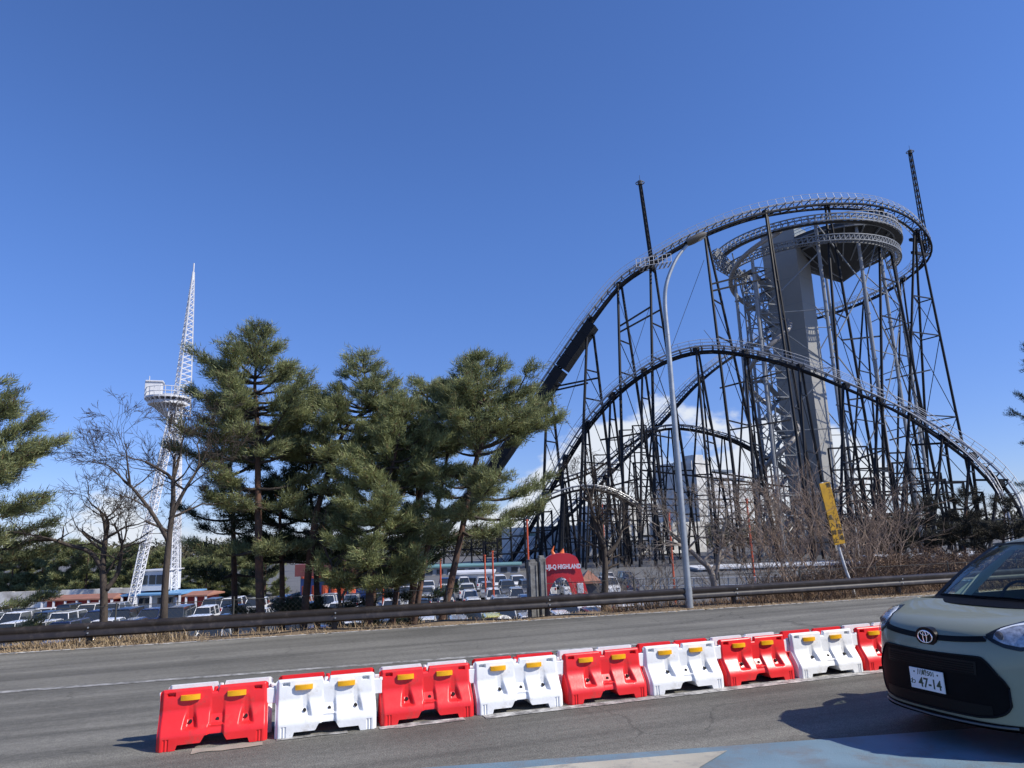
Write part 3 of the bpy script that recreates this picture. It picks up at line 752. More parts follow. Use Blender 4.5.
h = MB(); h.grid(lambda u, v: hd+dirh*(.18+.34*v)+side*((u-.5)*.2)-upv*(.045+.035*math.sin(math.pi*u)*math.sin(math.pi*v)), 8, 8); h.build('lamp_glass', mat('frosted lamp glass', (.5, .5, .46), .2), head)
# leaning yellow sign
sb = np.array([14.10, edge(14.10)+.9, -.12])
sg_ = thing('roadside_sign', 'narrow yellow sign with vertical black lettering on a bent leaning white post', 'sign', sb)
p = MB(); knk = np.array([13.80, sb[1], 1.05]); tp = np.array([13.52, sb[1], 2.75])
p.tube([sb, sb+np.array((-.06, 0, .35)), lerp(sb, knk, .6), knk, lerp(knk, tp, .5), tp+np.array((-.03, .0, .1))], .038, 10); p.build('post', mat('worn white post paint', (.62, .63, .64), .5, var=.12, scale=9, dirt=((.2, .17, .14), .3, 8)), sg_, smooth=True)
ax = tp-knk; ln = np.linalg.norm(ax); ax /= ln; rx = np.array([1.0, -.085-.10, 0]); rx -= ax*rx.dot(ax); rx /= np.linalg.norm(rx); ny = np.cross(rx, ax)
cc = lerp(knk, tp, .5)+ax*.16+np.array((0, -.07, 0))
Ms = Matrix(((rx[0], ax[0], ny[0], cc[0]), (rx[1], ax[1], ny[1], cc[1]), (rx[2], ax[2], ny[2], cc[2]), (0, 0, 0, 1)))
if Ms.col[2][1] > 0: pass
p = MB(); hw, hh = .148, .79
vsx = [Ms @ Vector((x, y, z)) for z in (-.012, .012) for x, y in ((-hw, -hh), (hw, -hh), (hw, hh), (-hw, hh))]
p.add(vsx, [(0, 3, 2, 1), (4, 5, 6, 7), (0, 1, 5, 4), (1, 2, 6, 5), (2, 3, 7, 6), (3, 0, 4, 7)])
board = p.build('sign_board', mat('weathered yellow sign paint', (.53, .29, .012), .5, var=.15, scale=6, dirt=((.35, .2, .03), .3, 9)), sg_, bevel=.004)
zs = .0135 if ny[1] < 0 else -.0135
Mt = Ms @ Matrix.Translation((0, 0, zs)) @ (Matrix.Identity(4) if ny[1] < 0 else Matrix.Rotation(math.pi, 4, 'Y'))
p = MB(); q = MB()
for i, ch in enumerate('第２ハイランド駐車場'):
    text_mesh(p if i not in (1, 2, 3, 4, 5) else q, ch, .135, Mt @ Matrix.Translation((.075, .70-.150*i, 0)), .0008, .003)
for i, ch in enumerate('進入禁止'): text_mesh(p, ch, .14, Mt @ Matrix.Translation((-.08, -.10-.195*i, 0)), .0008, .003)
p.build('lettering', mat('black sign ink', (.02, .017, .012), .6), board); q.build('faded_lettering', mat('faded sign ink', (.33, .17, .02), .6), board)
# grey ribbed cabinet behind the rail
cb = np.array(along(5.82, 1.0, -.25))
cab = thing('utility_cabinet', 'tall narrow grey concrete twin post marker behind the guard rail', 'cabinet', cb)
Mcc = mat('weathered grey concrete post', (.20, .20, .195), .85, var=.2, scale=5, bump=.3, bscale=30, dirt=((.09, .085, .08), .4, 4))
for dx, w_, t_ in ((-.10, .215, 1.42), (.135, .17, 1.50)):
    p = MB(); p.box(cb+np.array((dx, 0, t_/2)), (w_, .2, t_)); p.box(cb+np.array((dx, -.0, t_+.02)), (w_*.7, .14, .06))
    for k in (-1, 1): p.box(cb+np.array((dx+k*w_*.32, -.108, t_/2)), (.03, .02, t_*.9))
    p.build('column', Mcc, cab, bevel=.012)
# straw and dry grass on the verge
M_straw = mat_island('dry straw', (.22, .155, .09), (.45, .345, .21), .9, 1.2)
M_brown = mat_island('dead brown weeds', (.10, .064, .04), (.27, .18, .11), .9, 1.0)
def tufts(name, x0, x1, o0, o1, n, hmin, hmax, m, wd=.012, dens=None, base=-.03):
    b = MB()
    for i in range(n):
        x = rnd.uniform(x0, x1); o = rnd.uniform(o0, o1)
        if dens and rnd.random() > dens(x): continue
        q = np.array(along(x, o, base - min(4.6, max(0, (o-1.2))*.46))); hgt_ = hmin+(hmax-hmin)*rnd.random()**2*(.55+.45*math.sin(x*2.1+o*3)*math.sin(x*.9)); a_ = rnd.uniform(0, 6.28); l = rnd.uniform(.2, 1.9)*hgt_
        tip = q+np.array((math.cos(a_)*l, math.sin(a_)*l*.8, hgt_)); mid = lerp(q, tip, .5)+np.array((0, 0, hgt_*.18)); s_ = np.array((math.cos(a_+1.57), math.sin(a_+1.57), 0))*wd
        b.add([q-s_, q+s_, mid+s_*.8, mid-s_*.8, tip], [(0, 1, 2, 3), (3, 2, 4)])
    return tag(b.build(name, m), kind='stuff')
tufts('dry_grass', -16, 2, .10, 1.8, 30000, .03, .30, M_straw, .0045, lambda x: .95 if x < -1.6 else .12)
tufts('dry_grass', 2, 34, .08, 1.3, 22000, .02, .11, M_straw, .0045, lambda x: .34)
tufts('dead_weeds', 7.5, 36, .35, 2.8, 42000, .05, .42, M_brown, .005, lambda x: .9)
tufts('dead_weeds', -16, 8, .5, 2.6, 14000, .02, .15, M_brown, .005, lambda x: .22)
tufts('undergrowth', 4, 44, 3.5, 10.5, 26000, .15, 1.35, M_brown, .009, lambda x: min(1, .25+max(0, x-5)/14))
lf = MB()
for i in range(2600):
    x = rnd.uniform(-14, 34); q = np.array(along(x, rnd.gauss(.04, .12), .008)); a_ = rnd.uniform(0, 6.3); s_ = rnd.uniform(.008, .03)
    u_ = np.array((math.cos(a_), math.sin(a_), .15))*s_; v_ = np.array((-math.sin(a_), math.cos(a_), .2))*s_*.6
    lf.add([q-u_-v_, q+u_-v_, q+u_+v_, q-u_+v_], [(0, 1, 2, 3)])
tag(lf.build('leaf_litter', M_straw), kind='stuff')
# ------------------------------------------------------------------ roller coaster
M_steelblk = mat('black coaster steel', (.010, .010, .012), .5, var=.2, scale=.3, spec=.22)
M_track = mat('grey track rail paint', (.32, .33, .345), .4, metal=.3)
M_pale = mat('pale walkway steel', (.42, .43, .45), .5)
M_gdark = mat('dark grey steel', (.075, .08, .09), .5, var=.15, scale=.2)
rc = thing('roller_coaster', 'huge black steel roller coaster with curved track on splayed supports', 'roller coaster', G(760, 150, LOT))
def px_path(lst): return np.array([[*P(a, b, c), (d[0] if d else 0.0)] for a, b, c, *d in lst])
def track(name, lst, gauge=1.0, walk=True, deep=1.1, step=2.2, spine=.30, belly=None):
    pts = resample(spline(px_path(lst), 8), step); q = pts[:, :3]; n = len(q)
    T = np.gradient(q, axis=0); T /= np.linalg.norm(T, axis=1)[:, None]
    S = np.cross(T, np.array([0, 0, 1.])); S /= np.linalg.norm(S, axis=1)[:, None]; U = np.cross(S, T)
    bk = np.radians(pts[:, 3])[:, None]; S, U = S*np.cos(bk)+U*np.sin(bk), U*np.cos(bk)-S*np.sin(bk)
    b = MB(); b.tube(q-U*deep+S*gauge*.8, spine, 6); b.tube(q-U*deep-S*gauge*.8, spine, 6)
    for i in range(0, n-1):
        e = 1 if i % 2 else -1; b.bar(q[i]-U[i]*deep+S[i]*gauge*.8*e, q[i+1]-U[i+1]*deep-S[i+1]*gauge*.8*e, .16, .16)
    tr = b.build(name, M_steelblk, rc)
    b = MB(); b.tube(q+S*gauge, .16, 6); b.tube(q-S*gauge, .16, 6); b.build('rail', M_track, tr)
    b = MB()
    for i in range(n):
        b.bar(q[i]-S[i]*gauge*1.45, q[i]+S[i]*gauge*1.45, .22, .12)
        for e in (-1, 1): b.bar(q[i]+S[i]*gauge*e, q[i]-U[i]*deep+S[i]*gauge*.8*e, .16, .16)
    b.build('cross_tie', M_gdark, tr)['kind'] = 'stuff'
    if walk:
        b = MB()
        for e in (-1, 1):
            hp = q+S*gauge*1.45*e
            b.tube(hp+U*1.3, .055, 4); b.tube(hp+U*.7, .035, 4); b.tube(hp+U*.05, .07, 4)
            for i in range(0, n): b.bar(hp[i], hp[i]+U[i]*1.3, .06, .06)
        b.build('handrail', M_pale, tr)['kind'] = 'stuff'
    if belly:
        i0, i1 = belly; b = MB(); w_ = gauge*1.5
        for k in range(int(i0*n), int(i1*n)):
            if (k-int(i0*n)) % 9 == 8: continue
            for (a0, a1) in ((-w_, w_),):
                lo = q[k]-U[k]*(deep+.35); l2 = q[k+1]-U[k+1]*(deep+.35)
                v = [lo-S[k]*w_, lo+S[k]*w_, l2+S[k+1]*w_, l2-S[k+1]*w_]; v += [np.array(z)+U[k]*1.5 for z in v]
                b.add(v, [(0, 3, 2, 1), (4, 5, 6, 7), (0, 1, 5, 4), (1, 2, 6, 5), (2, 3, 7, 6), (3, 0, 4, 7)])
        b.build('belly_panel', M_steelblk, tr)
    return q
LIFT = [(408, 576, 166), (430, 546, 163.5), (459, 505, 161), (497, 452, 158.5), (535, 395, 156), (562, 355, 154), (590, 315, 152), (618, 281, 151), (652, 258, 150), (690, 236, 150), (740, 216, 151), (785, 206, 153, 6), (830, 202, 156, 14), (872, 205, 161, 20), (905, 218, 168, 24), (924, 240, 178, 26), (922, 258, 186, 26), (903, 276, 192, 24), (870, 295, 196, 20), (830, 310, 198, 16), (790, 322, 199, 12), (750, 342, 198, 8), (720, 360, 196), (690, 385, 194), (660, 418, 191), (625, 452, 188), (590, 488, 186), (555, 522, 184), (520, 556, 182), (490, 578, 180), (465, 584, 178)]
qL = track('main_track', LIFT, 1.15, deep=1.25, spine=.29, belly=(.0, .0))
n_ = len(qL)
b = MB()
# dark panelled underside of the lift hill
lp_ = resample(spline(px_path([(459, 506, 161), (497, 453, 158.5), (535, 397, 156), (562, 357, 154), (587, 321, 152.2)]), 8), 3.0)[:, :3]
T_ = np.gradient(lp_, axis=0); T_ /= np.linalg.norm(T_, axis=1)[:, None]; S_ = np.cross(T_, (0, 0, 1.)); S_ /= np.linalg.norm(S_, axis=1)[:, None]; U_ = np.cross(S_, T_)
for k in range(len(lp_)-1):
    a0 = lp_[k]; a1 = lerp(lp_[k], lp_[k+1], .985 if k % 6 else .86); w_ = 2.0
    v = [a0-U_[k]*2.7-S_[k]*w_, a0-U_[k]*2.7+S_[k]*w_, a1-U_[k]*2.7+S_[k]*w_, a1-U_[k]*2.7-S_[k]*w_]; v += [z+U_[k]*2.3 for z in v]
    b.add(v, [(0, 3, 2, 1), (4, 5, 6, 7), (0, 1, 5, 4), (1, 2, 6, 5), (2, 3, 7, 6), (3, 0, 4, 7)])
b.build('lift_hill_panel', M_steelblk, rc)
HILL = [(1022, 545, 108), (1018, 520, 110), (1008, 492, 112), (985, 464, 116), (950, 437, 121), (905, 409, 126), (852, 385, 131), (800, 364, 135), (750, 351, 138), (705, 347, 141), (665, 357, 144), (625, 382, 147), (593, 414, 150), (570, 447, 152), (548, 486, 154), (524, 530, 156), (500, 566, 158), (470, 580, 160)]
track('second_hill_track', HILL, 1.0, deep=1.05, spine=.27)
track('third_hill_track', [(520, 520, 172), (545, 490, 172), (563, 479, 172), (595, 466, 172), (633, 438, 172), (671, 425, 172), (724, 434, 173), (769, 456, 175), (810, 482, 177), (850, 520, 180)], .9, walk=False, deep=.9, spine=.25)
track('low_return_track', [(520, 512, 140), (545, 497, 140), (565, 489, 140), (590, 485, 140), (616, 491, 141), (636, 503, 142)], .8, walk=False, deep=.8, spine=.22)
def bent(top, feet, r=.36, d=None, levels=(.25, .5, .75), cross=True, cap=True, sub=.13):
    b = MB(); t = P(*top); ft_ = [G(px, dd, LOT) for px, dd in feet]
    tops = [t+(np.array(f)-t)*0+np.array([.0, 0, 0]) for f in ft_]
    for i, f in enumerate(ft_):
        f = np.array(f); h_ = (f-t); hz_ = h_.copy(); hz_[2] = 0; ln_ = np.linalg.norm(hz_); off_ = hz_/ln_*min(.9, ln_*.1) if ln_ > .01 else hz_
        tops[i] = t+off_; b.tube([t+off_, f], [r*.85, r], 7)
    m_ = len(ft_)
    for i in range(m_ if m_ > 2 else m_-1):
        j = (i+1) % m_
        prev = None
        for L in levels:
            a = lerp(tops[i], ft_[i], L); c = lerp(tops[j], ft_[j], L); b.bar(a, c, sub*2, sub*2)
            if cross and prev is not None:
                b.bar(prev[0], c, sub, sub)
            prev = (a, c)
    # short cantilever that carries the track
    if cap: b.box(t+np.array((0, 0, .1)), (1.0, 1.0, 1.0))
    return b.build('support', M_steelblk, rc, auto=rad(40))
B_ = [((549, 381, 155), [(541, 150), (570, 160)]), ((590, 320, 152), [(578, 146), (622, 158)]), ((619, 285, 151), [(625, 143), (664, 157)]), ((652, 264, 150), [(656, 142), (699, 158)]),
      ((704, 236, 150.5), [(745, 143), (780, 158)]), ((765, 213, 152), [(814, 141), (824, 147)]), ((827, 206, 156), [(852, 146), (889, 160)]), ((881, 211, 162.5), [(885, 152), (950, 168)]), ((917, 232, 172), [(905, 166), (984, 178), (932, 190)]),
      ((903, 280, 192), [(896, 186), (938, 198)]), ((866, 301, 196), [(848, 190), (884, 202)]), ((815, 318, 198.5), [(803, 192), (829, 204)]), ((748, 347, 198), [(735, 192), (764, 204)]), ((702, 378, 195), [(688, 190), (718, 200)]), ((655, 426, 190.5), [(640, 186), (668, 196)]), ((605, 477, 187), [(594, 182), (616, 192)]), ((560, 521, 184), [(552, 180), (572, 188)])]
for i, (t, f) in enumerate(B_):
    bent(t, f, .34 if i < 9 else .30, levels=(.22, .34, .60, .80) if i < 9 else (.3, .5, .7, .85))
H_ = [((587, 424, 150.5), [(583, 146), (602, 154)]), ((612, 395, 148), [(606, 143), (632, 152)]), ((644, 371, 145.5), [(640, 140), (671, 149)]), ((696, 349, 141.5), [(716, 135), (736, 147)]), ((745, 353, 138.5), [(760, 132), (778, 145)]), ((800, 367, 135), [(812, 128), (836, 141)]),
      ((846, 386, 131.5), [(840, 126), (872, 138)]), ((880, 400, 128.5), [(872, 122), (903, 134)]), ((912, 416, 125.5), [(898, 119), (934, 132)]), ((945, 437, 121.5), [(930, 115), (962, 128)]), ((972, 456, 118), [(962, 112), (984, 124)]), ((1000, 484, 113.5), [(988, 108), (1014, 119)]), ((565, 458, 152), [(558, 148), (578, 156)]), ((540, 505, 155), [(534, 151), (548, 159)])]
for t, f in H_: bent(t, f, .28, levels=(.15, .45, .75), sub=.12)
for t, f in [((595, 469, 172), [(588, 169), (604, 176)]), ((633, 441, 172), [(624, 168), (644, 177)]), ((671, 428, 172), [(662, 168), (684, 177)]), ((724, 437, 173), [(716, 168), (736, 178)]), ((769, 459, 175), [(762, 170), (782, 180)]), ((565, 481, 172), [(560, 169), (572, 176)]), ((565, 492, 140), [(562, 138), (570, 143)]), ((590, 488, 140), [(586, 138), (597, 143)]), ((622, 495, 141), [(618, 138), (630, 144)])]:
    bent(t, f, .22, levels=(.3, .6, .85), sub=.10, cap=False)
# catch frames under the turnaround and the second hill: columns, beams, braces
def frame(xs, d, top, rows, r=.22, bz_=.2):
    b = MB(); ps = [np.array(G(x, d, LOT)) for x in xs]; tz = [P(x, y, d)[2] for x, y in zip(xs, top)]
    for p_, t_ in zip(ps, tz): b.tube([p_, (p_[0], p_[1], t_)], r, 6)
    for i in range(len(ps)-1):
        for k in range(rows):
            za = LOT+(min(tz[i], tz[i+1])-LOT)*(k+1)/rows; zb = LOT+(min(tz[i], tz[i+1])-LOT)*k/rows
            b.bar((ps[i][0], ps[i][1], za), (ps[i+1][0], ps[i+1][1], za), bz_*1.5, bz_*1.5)
            e = (i+k) % 2; b.bar((*ps[i+e][:2], zb), (*ps[i+1-e][:2], za), bz_*.8, bz_*.8)
    return b.build('support_frame', M_steelblk, rc)
frame([858, 874, 890, 906, 922, 938, 954], 122, [480, 478, 468, 462, 462, 468, 472], 4, .22)
frame([868, 886, 904, 922, 940, 958, 976, 994], 116, [500, 495, 490, 484, 480, 478, 482, 492], 3, .2)
frame([842, 862, 882, 902, 922], 140, [448, 446, 446, 448, 452], 5, .2)
frame([566, 580, 594, 608, 622, 636, 650], 165, [500, 492, 500, 505, 500, 496, 500], 3, .2)
frame([640, 660, 680, 700, 720, 740, 760, 780], 168, [462, 462, 466, 470, 474, 480, 484, 488], 4, .18)
frame([484, 498, 512, 526, 540, 554], 150, [530, 524, 520, 515, 512, 510], 3, .2)
frame([430, 444, 458, 472, 486], 165, [540, 536, 532, 530, 530], 2, .2)
frame([800, 816, 832, 848, 864, 880], 150, [500, 496, 490, 486, 484, 484], 4, .18)
0 and frame([845, 857, 869, 881, 893, 905, 917], 130, [430, 426, 424, 424, 428, 436, 446], 6, .2, .18)
0 and frame([900, 910, 920, 930, 940, 950, 960], 134, [420, 405, 398, 395, 400, 412, 440], 6, .18, .16)
frame([600, 614, 628, 642, 656, 670], 150, [455, 440, 430, 425, 425, 430], 5, .17, .15)
0 and frame([690, 706, 722, 738, 754, 770], 150, [440, 434, 432, 436, 444, 452], 5, .17, .15)
# thin tie wires between the tall legs
b = MB()
for (a, c) in [((619, 300, 151), (652, 400, 150)), ((652, 300, 150), (619, 400, 151)), ((590, 340, 152), (550, 460, 155)), ((550, 400, 155), (612, 480, 155)), ((704, 260, 150), (652, 400, 150)), ((704, 330, 150), (775, 420, 152)), ((765, 250, 152), (720, 400, 150)), ((881, 240, 162), (911, 340, 170)), ((911, 260, 171), (884, 360, 162)), ((827, 260, 156), (881, 380, 162)), ((917, 300, 172), (885, 420, 162)), ((704, 420, 150), (640, 510, 150)), ((652, 380, 150), (720, 470, 150)), ((885, 330, 162), (930, 430, 170))]:
    b.tube([P(*a), P(*c)], .06, 4)
b.build('tie_wire', M_gdark, rc)
# connecting beams seen between bents
b = MB()
for a, c in [((588, 383, 152), (548, 392, 155)), ((548, 388, 155), (598, 378, 152)), ((620, 332, 151), (660, 310, 150)), ((620, 326, 151), (652, 306, 150)), ((712, 291, 150), (768, 278, 152)), ((712, 284, 150), (766, 270, 152)), ((720, 388, 150), (782, 372, 152)), ((730, 430, 150), (790, 420, 152)), ((712, 472, 148), (764, 480, 150)), ((590, 492, 150), (640, 478, 150)), ((600, 440, 150), (660, 430, 150)), ((640, 470, 150), (712, 478, 148)), ((884, 330, 163), (912, 322, 171)), ((886, 380, 163), (930, 370, 171)), ((890, 440, 163), (950, 425, 172)), ((848, 400, 156), (884, 395, 163)), ((842, 340, 156), (882, 336, 163)), ((846, 463, 140), (884, 450, 140)), ((912, 445, 125), (962, 442, 121)), ((975, 480, 117), (1008, 480, 113)), ((712, 478, 148), (790, 487, 150))]:
    b = MB(); b.bar(P(*a), P(*c), .34, .34); b.build('beam', M_steelblk, rc)
# lightning masts and the maintenance platform
def mast(b0, t0, w0, w1):
    b = MB(); a = P(*b0); t = P(*t0)
    for k in range(4):
        ox, oy = (1 if k in (0, 1) else -1), (1 if k in (0, 3) else -1)
        b.tube([a+np.array((ox*w0, oy*w0, 0)), t+np.array((ox*w1, oy*w1, 0))], .15, 5)
    for i in range(16):
        u0, u1 = i/16, (i+1)/16
        for k in range(4):
            s0 = [(1, 1), (1, -1), (-1, -1), (-1, 1)][k]; s1 = [(1, 1), (1, -1), (-1, -1), (-1, 1)][(k+1) % 4]
            wa = w0+(w1-w0)*u0; wb = w0+(w1-w0)*u1
            b.bar(lerp(a, t, u0)+np.array((s0[0]*wa, s0[1]*wa, 0)), lerp(a, t, u1)+np.array((s1[0]*wb, s1[1]*wb, 0)), .09, .09)
    ms = b.build('mast', M_steelblk, rc)
    h = MB(); h.ring(t, .95, .10, 12, 5); h.tube([t-np.array((0, 0, .4)), t+np.array((0, 0, .5))], .5, 8); h.tube([t, t+np.array((0, 0, 1.9))], .05, 4)
    for k in range(6): h.bar(t, t+np.array((math.cos(k*1.047), math.sin(k*1.047), 0)), .08, .08)
    h.build('mast_light', M_gdark, ms)
mast((653, 272, 149), (640, 183, 149), .26, .20); mast((927, 250, 178), (910, 152, 178), .42, .26)
b = MB(); pc = P(652, 262, 148.5); ux = P(660, 262, 148.5)-pc; ux /= np.linalg.norm(ux); uy = np.array((-ux[1], ux[0], 0)); pd = np.array((0, 0, 1.))
for k in range(9):
    for s_ in (-1, 1): b.bar(pc+ux*(k-4)*.95+uy*s_*1.8-pd*1.2+pd*.16*(k-4), pc+ux*(k-4)*.95+uy*s_*1.8+pd*.6+pd*.16*(k-4), .09, .09)
for z in (-1.2, -.3, .6):
    for s_ in (-1, 1): b.bar(pc-ux*3.8+uy*s_*1.8+pd*(z-.64), pc+ux*3.8+uy*s_*1.8+pd*(z+.64), .10, .10)
for k in range(9): b.bar(pc+ux*(k-4)*.95-uy*1.8+pd*(-1.2+.16*(k-4)), pc+ux*(k-4)*.95+uy*1.8+pd*(-1.2+.16*(k-4)), .3, .08)
b.build('work_platform', M_pale, rc)
b = MB(); bs = P(926, 248, 178)
for z in (-2, 1.5): b.bar(P(911, 245, 174)+np.array((0, 0, z)), bs+np.array((0, 0, z)), .7, .7)
b.build('mast_bracket', M_steelblk, rc)
# ------------------------------------------------------------------ observation tower inside the loop
M_tow = mat('pale grey cladding', (.27, .268, .255), .6, var=.05, scale=.15)
M_tgrey = mat('grey painted steel', (.20, .215, .23), .5, var=.1, scale=.2)
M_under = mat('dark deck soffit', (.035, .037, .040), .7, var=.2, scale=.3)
tb = np.array(G(800, 170, LOT))
ot = thing('observation_tower', 'grey observation tower with a round deck standing inside the coaster loop', 'tower', tb)
tw = lambda px, py, d: np.array(P(px, py, d))
hT = tw(790, 232, 170)[2]
ctr = G(821, 171, LOT); e1 = np.array((RW[0]*.80+FW[0]*.60, RW[1]*.80+FW[1]*.60)); e1 /= np.linalg.norm(e1); e1 = np.array((e1[0], e1[1])); e2 = np.array((-e1[1], e1[0]))
hx, hy = 4.4, 3.4
# the long face looks towards the road, the narrow one towards the sun
vw = np.array(ctr[:2])/np.linalg.norm(ctr[:2]); e1 = np.array((vw[1], -vw[0]))*.90-vw*.43; e1 /= np.linalg.norm(e1); e2 = np.array((-e1[1], e1[0]))
b = MB(); poly = [tuple(np.array(ctr[:2])+e1*sx*hx+e2*sy*hy) for sx, sy in ((-1, -1), (1, -1), (1, 1), (-1, 1))]
b.prism(poly, LOT, hT); shaft = b.build('shaft', M_tow, ot, bevel=.05)
b = MB()
for k in range(1, 12):
    z = LOT+(hT-LOT)*k/12; poly2 = [tuple(np.array(ctr[:2])+e1*sx*(hx+.02)+e2*sy*(hy+.02)) for sx, sy in ((-1, -1), (1, -1), (1, 1), (-1, 1))]
    b.prism(poly2, z-.05, z+.05)
b.build('panel_joint', M_tgrey, shaft)
dc = np.array(P(837, 246, 171)); dr = 14.0
b = MB(); b.v = []; nn = 40
def ringv(r_, z): return [(dc[0]+r_*math.cos(2*math.pi*i/nn), dc[1]+r_*math.sin(2*math.pi*i/nn), dc[2]+z) for i in range(nn)]
lay = [(.1, -9.8), (dr*.30, -7.2), (dr*.62, -3.9), (dr*.95, -.6), (dr, -.4), (dr, .5), (dr*.97, .7), (.1, .8)]
for r_, z in lay: b.v += ringv(r_, z)
for j in range(len(lay)-1):
    for i in range(nn):
        a = j*nn+i; c = j*nn+(i+1) % nn; b.f.append((a, c, c+nn, a+nn)); b.m.append(0)
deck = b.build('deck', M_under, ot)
b = MB()
for i in range(20):
    a = 2*math.pi*i/20; b.bar(dc+np.array((0, 0, -9.3)), dc+np.array((dr*math.cos(a), dr*math.sin(a), -.7)), .25, .5)
for r_, z in ((dr*.5, -4.6), (dr*.8, -2.3), (dr, -.5)): b.ring((dc[0], dc[1], dc[2]+z), r_, .22, 40, 5)
b.build('deck_beam', M_tgrey, deck)
b = MB()
for i in range(60):
    a = 2*math.pi*i/60; q = dc+np.array((dr*math.cos(a), dr*math.sin(a), .6)); b.bar(q, q+np.array((0, 0, 2.4)), .08, .08)
for z in (1.2, 2.0, 3.0): b.ring((dc[0], dc[1], dc[2]+z), dr, .08, 50, 5)
b.build('deck_railing', M_pale, deck)
b = MB()
for i in range(24):
    a0, a1 = 2*math.pi*i/24, 2*math.pi*(i+1)/24
    b.add([(dc[0]+dr*.985*math.cos(a), dc[1]+dr*.985*math.sin(a), dc[2]+z) for z in (.8, 2.9) for a in (a0, a1)], [(0, 1, 3, 2)])
b.build('deck_glass', M_dkwin if False else glass('pale deck glass', (.75, .85, .9), .08), deck)
# ring walkways: lattice girders
rcen = np.array(P(803, 254, 174))
def girder_ring(name, c, r_, a0, a1, h_, w_, n=56):
    b = MB(); P4 = []
    for rr in (r_-w_, r_+w_):
        for z in (-h_, h_):
            pts = [c+np.array((rr*math.cos(a0+(a1-a0)*i/n), rr*math.sin(a0+(a1-a0)*i/n), z)) for i in range(n+1)]
            b.tube(pts, .17, 5); P4.append(pts)
    for i in range(n+1):
        for u_, v_ in ((0, 1), (2, 3), (0, 2), (1, 3)): b.bar(P4[u_][i], P4[v_][i], .14, .14)
        if i < n:
            b.bar(P4[2][i], P4[3][i+1], .11, .11); b.bar(P4[0][i], P4[2][i+1], .11, .11)
    return b.build(name, M_tgrey, ot)
aview = math.atan2(-FW[1], -FW[0])
girder_ring('ring_walkway', rcen, 21.6, aview-1.46, aview+2.3, .8, .9)
girder_ring('ring_walkway', rcen+np.array((0, 0, -4.6)), 20.9, aview-1.46, aview+1.5, .7, .8)
fl = MB(); 
for i in range(56):
    a0, a1 = aview-1.5+3.8*i/56, aview-1.5+3.8*(i+1)/56
    fl.add([rcen+np.array((r_*math.cos(a), r_*math.sin(a), -.95)) for r_ in (20.9, 22.3) for a in (a0, a1)], [(0, 1, 3, 2)])
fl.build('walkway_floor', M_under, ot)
# wing at the left: three corner lattice box
def lattice(a, c, w_, n, r_, b):
    a, c = np.array(a, float), np.array(c, float); t = c-a; t /= np.linalg.norm(t); s_ = np.cross(t, (0, 0, 1.)); s_ /= max(1e-6, np.linalg.norm(s_)); u_ = np.cross(s_, t)
    cs = [(1, 1), (1, -1), (-1, -1), (-1, 1)]
    for x, y in cs: b.tube([a+s_*x*w_+u_*y*w_, c+s_*x*w_+u_*y*w_], r_, 5)
    for i in range(n):
        for k in range(4):
            x0, y0 = cs[k]; x1, y1 = cs[(k+1) % 4]
            b.bar(lerp(a, c, i/n)+s_*x0*w_+u_*y0*w_, lerp(a, c, (i+1)/n)+s_*x1*w_+u_*y1*w_, r_*1.2, r_*1.2)
            b.bar(lerp(a, c, i/n)+s_*x0*w_+u_*y0*w_, lerp(a, c, i/n)+s_*x1*w_+u_*y1*w_, r_*1.2, r_*1.2)
b = MB(); 
for a, c in (((714, 252, 166), (752, 288, 172)), ((717, 264, 164), (748, 282, 166)), ((714, 254, 166), (730, 272, 168)), ((752, 286, 172), (775, 280, 172)), ((745, 300, 170), (775, 296, 172))): lattice(P(*a), P(*c), .8, 10, .13, b)
b.build('wing_girder', M_tgrey, ot)
# slender columns with bracing
cl_ = []
for px, py, d in ((733, 262, 166), (752, 258, 158), (815, 222, 156), (856, 226, 158), (878, 238, 164), (893, 252, 176), (862, 275, 190), (826, 276, 193), (790, 276, 192), (744, 270, 178)):
    t = np.array(P(px, py, d)); cl_.append(t); b = MB(); b.tube([(t[0], t[1], LOT), t], .38, 8)
    for k in range(1, 7): b.tube([(t[0], t[1], LOT+(t[2]-LOT)*k/7-.15), (t[0], t[1], LOT+(t[2]-LOT)*k/7+.15)], .55, 8)
    b.build('column', mat('light grey column paint', (.26, .275, .29), .5), ot)
b = MB()
for i in range(len(cl_)):
    a, c = cl_[i], cl_[(i+1) % len(cl_)]
    for k in range(5):
        z0, z1 = LOT+(a[2]-LOT)*k/5, LOT+(a[2]-LOT)*(k+1)/5
        if (i+k) % 2: b.tube([(a[0], a[1], z0), (c[0], c[1], z1)], .16, 5)
        else: b.tube([(a[0], a[1], z1), (c[0], c[1], z0)], .16, 5)
        if k and i % 2: b.tube([(a[0], a[1], z0), (c[0], c[1], z0)], .13, 5)
b.build('brace', M_tgrey, ot)
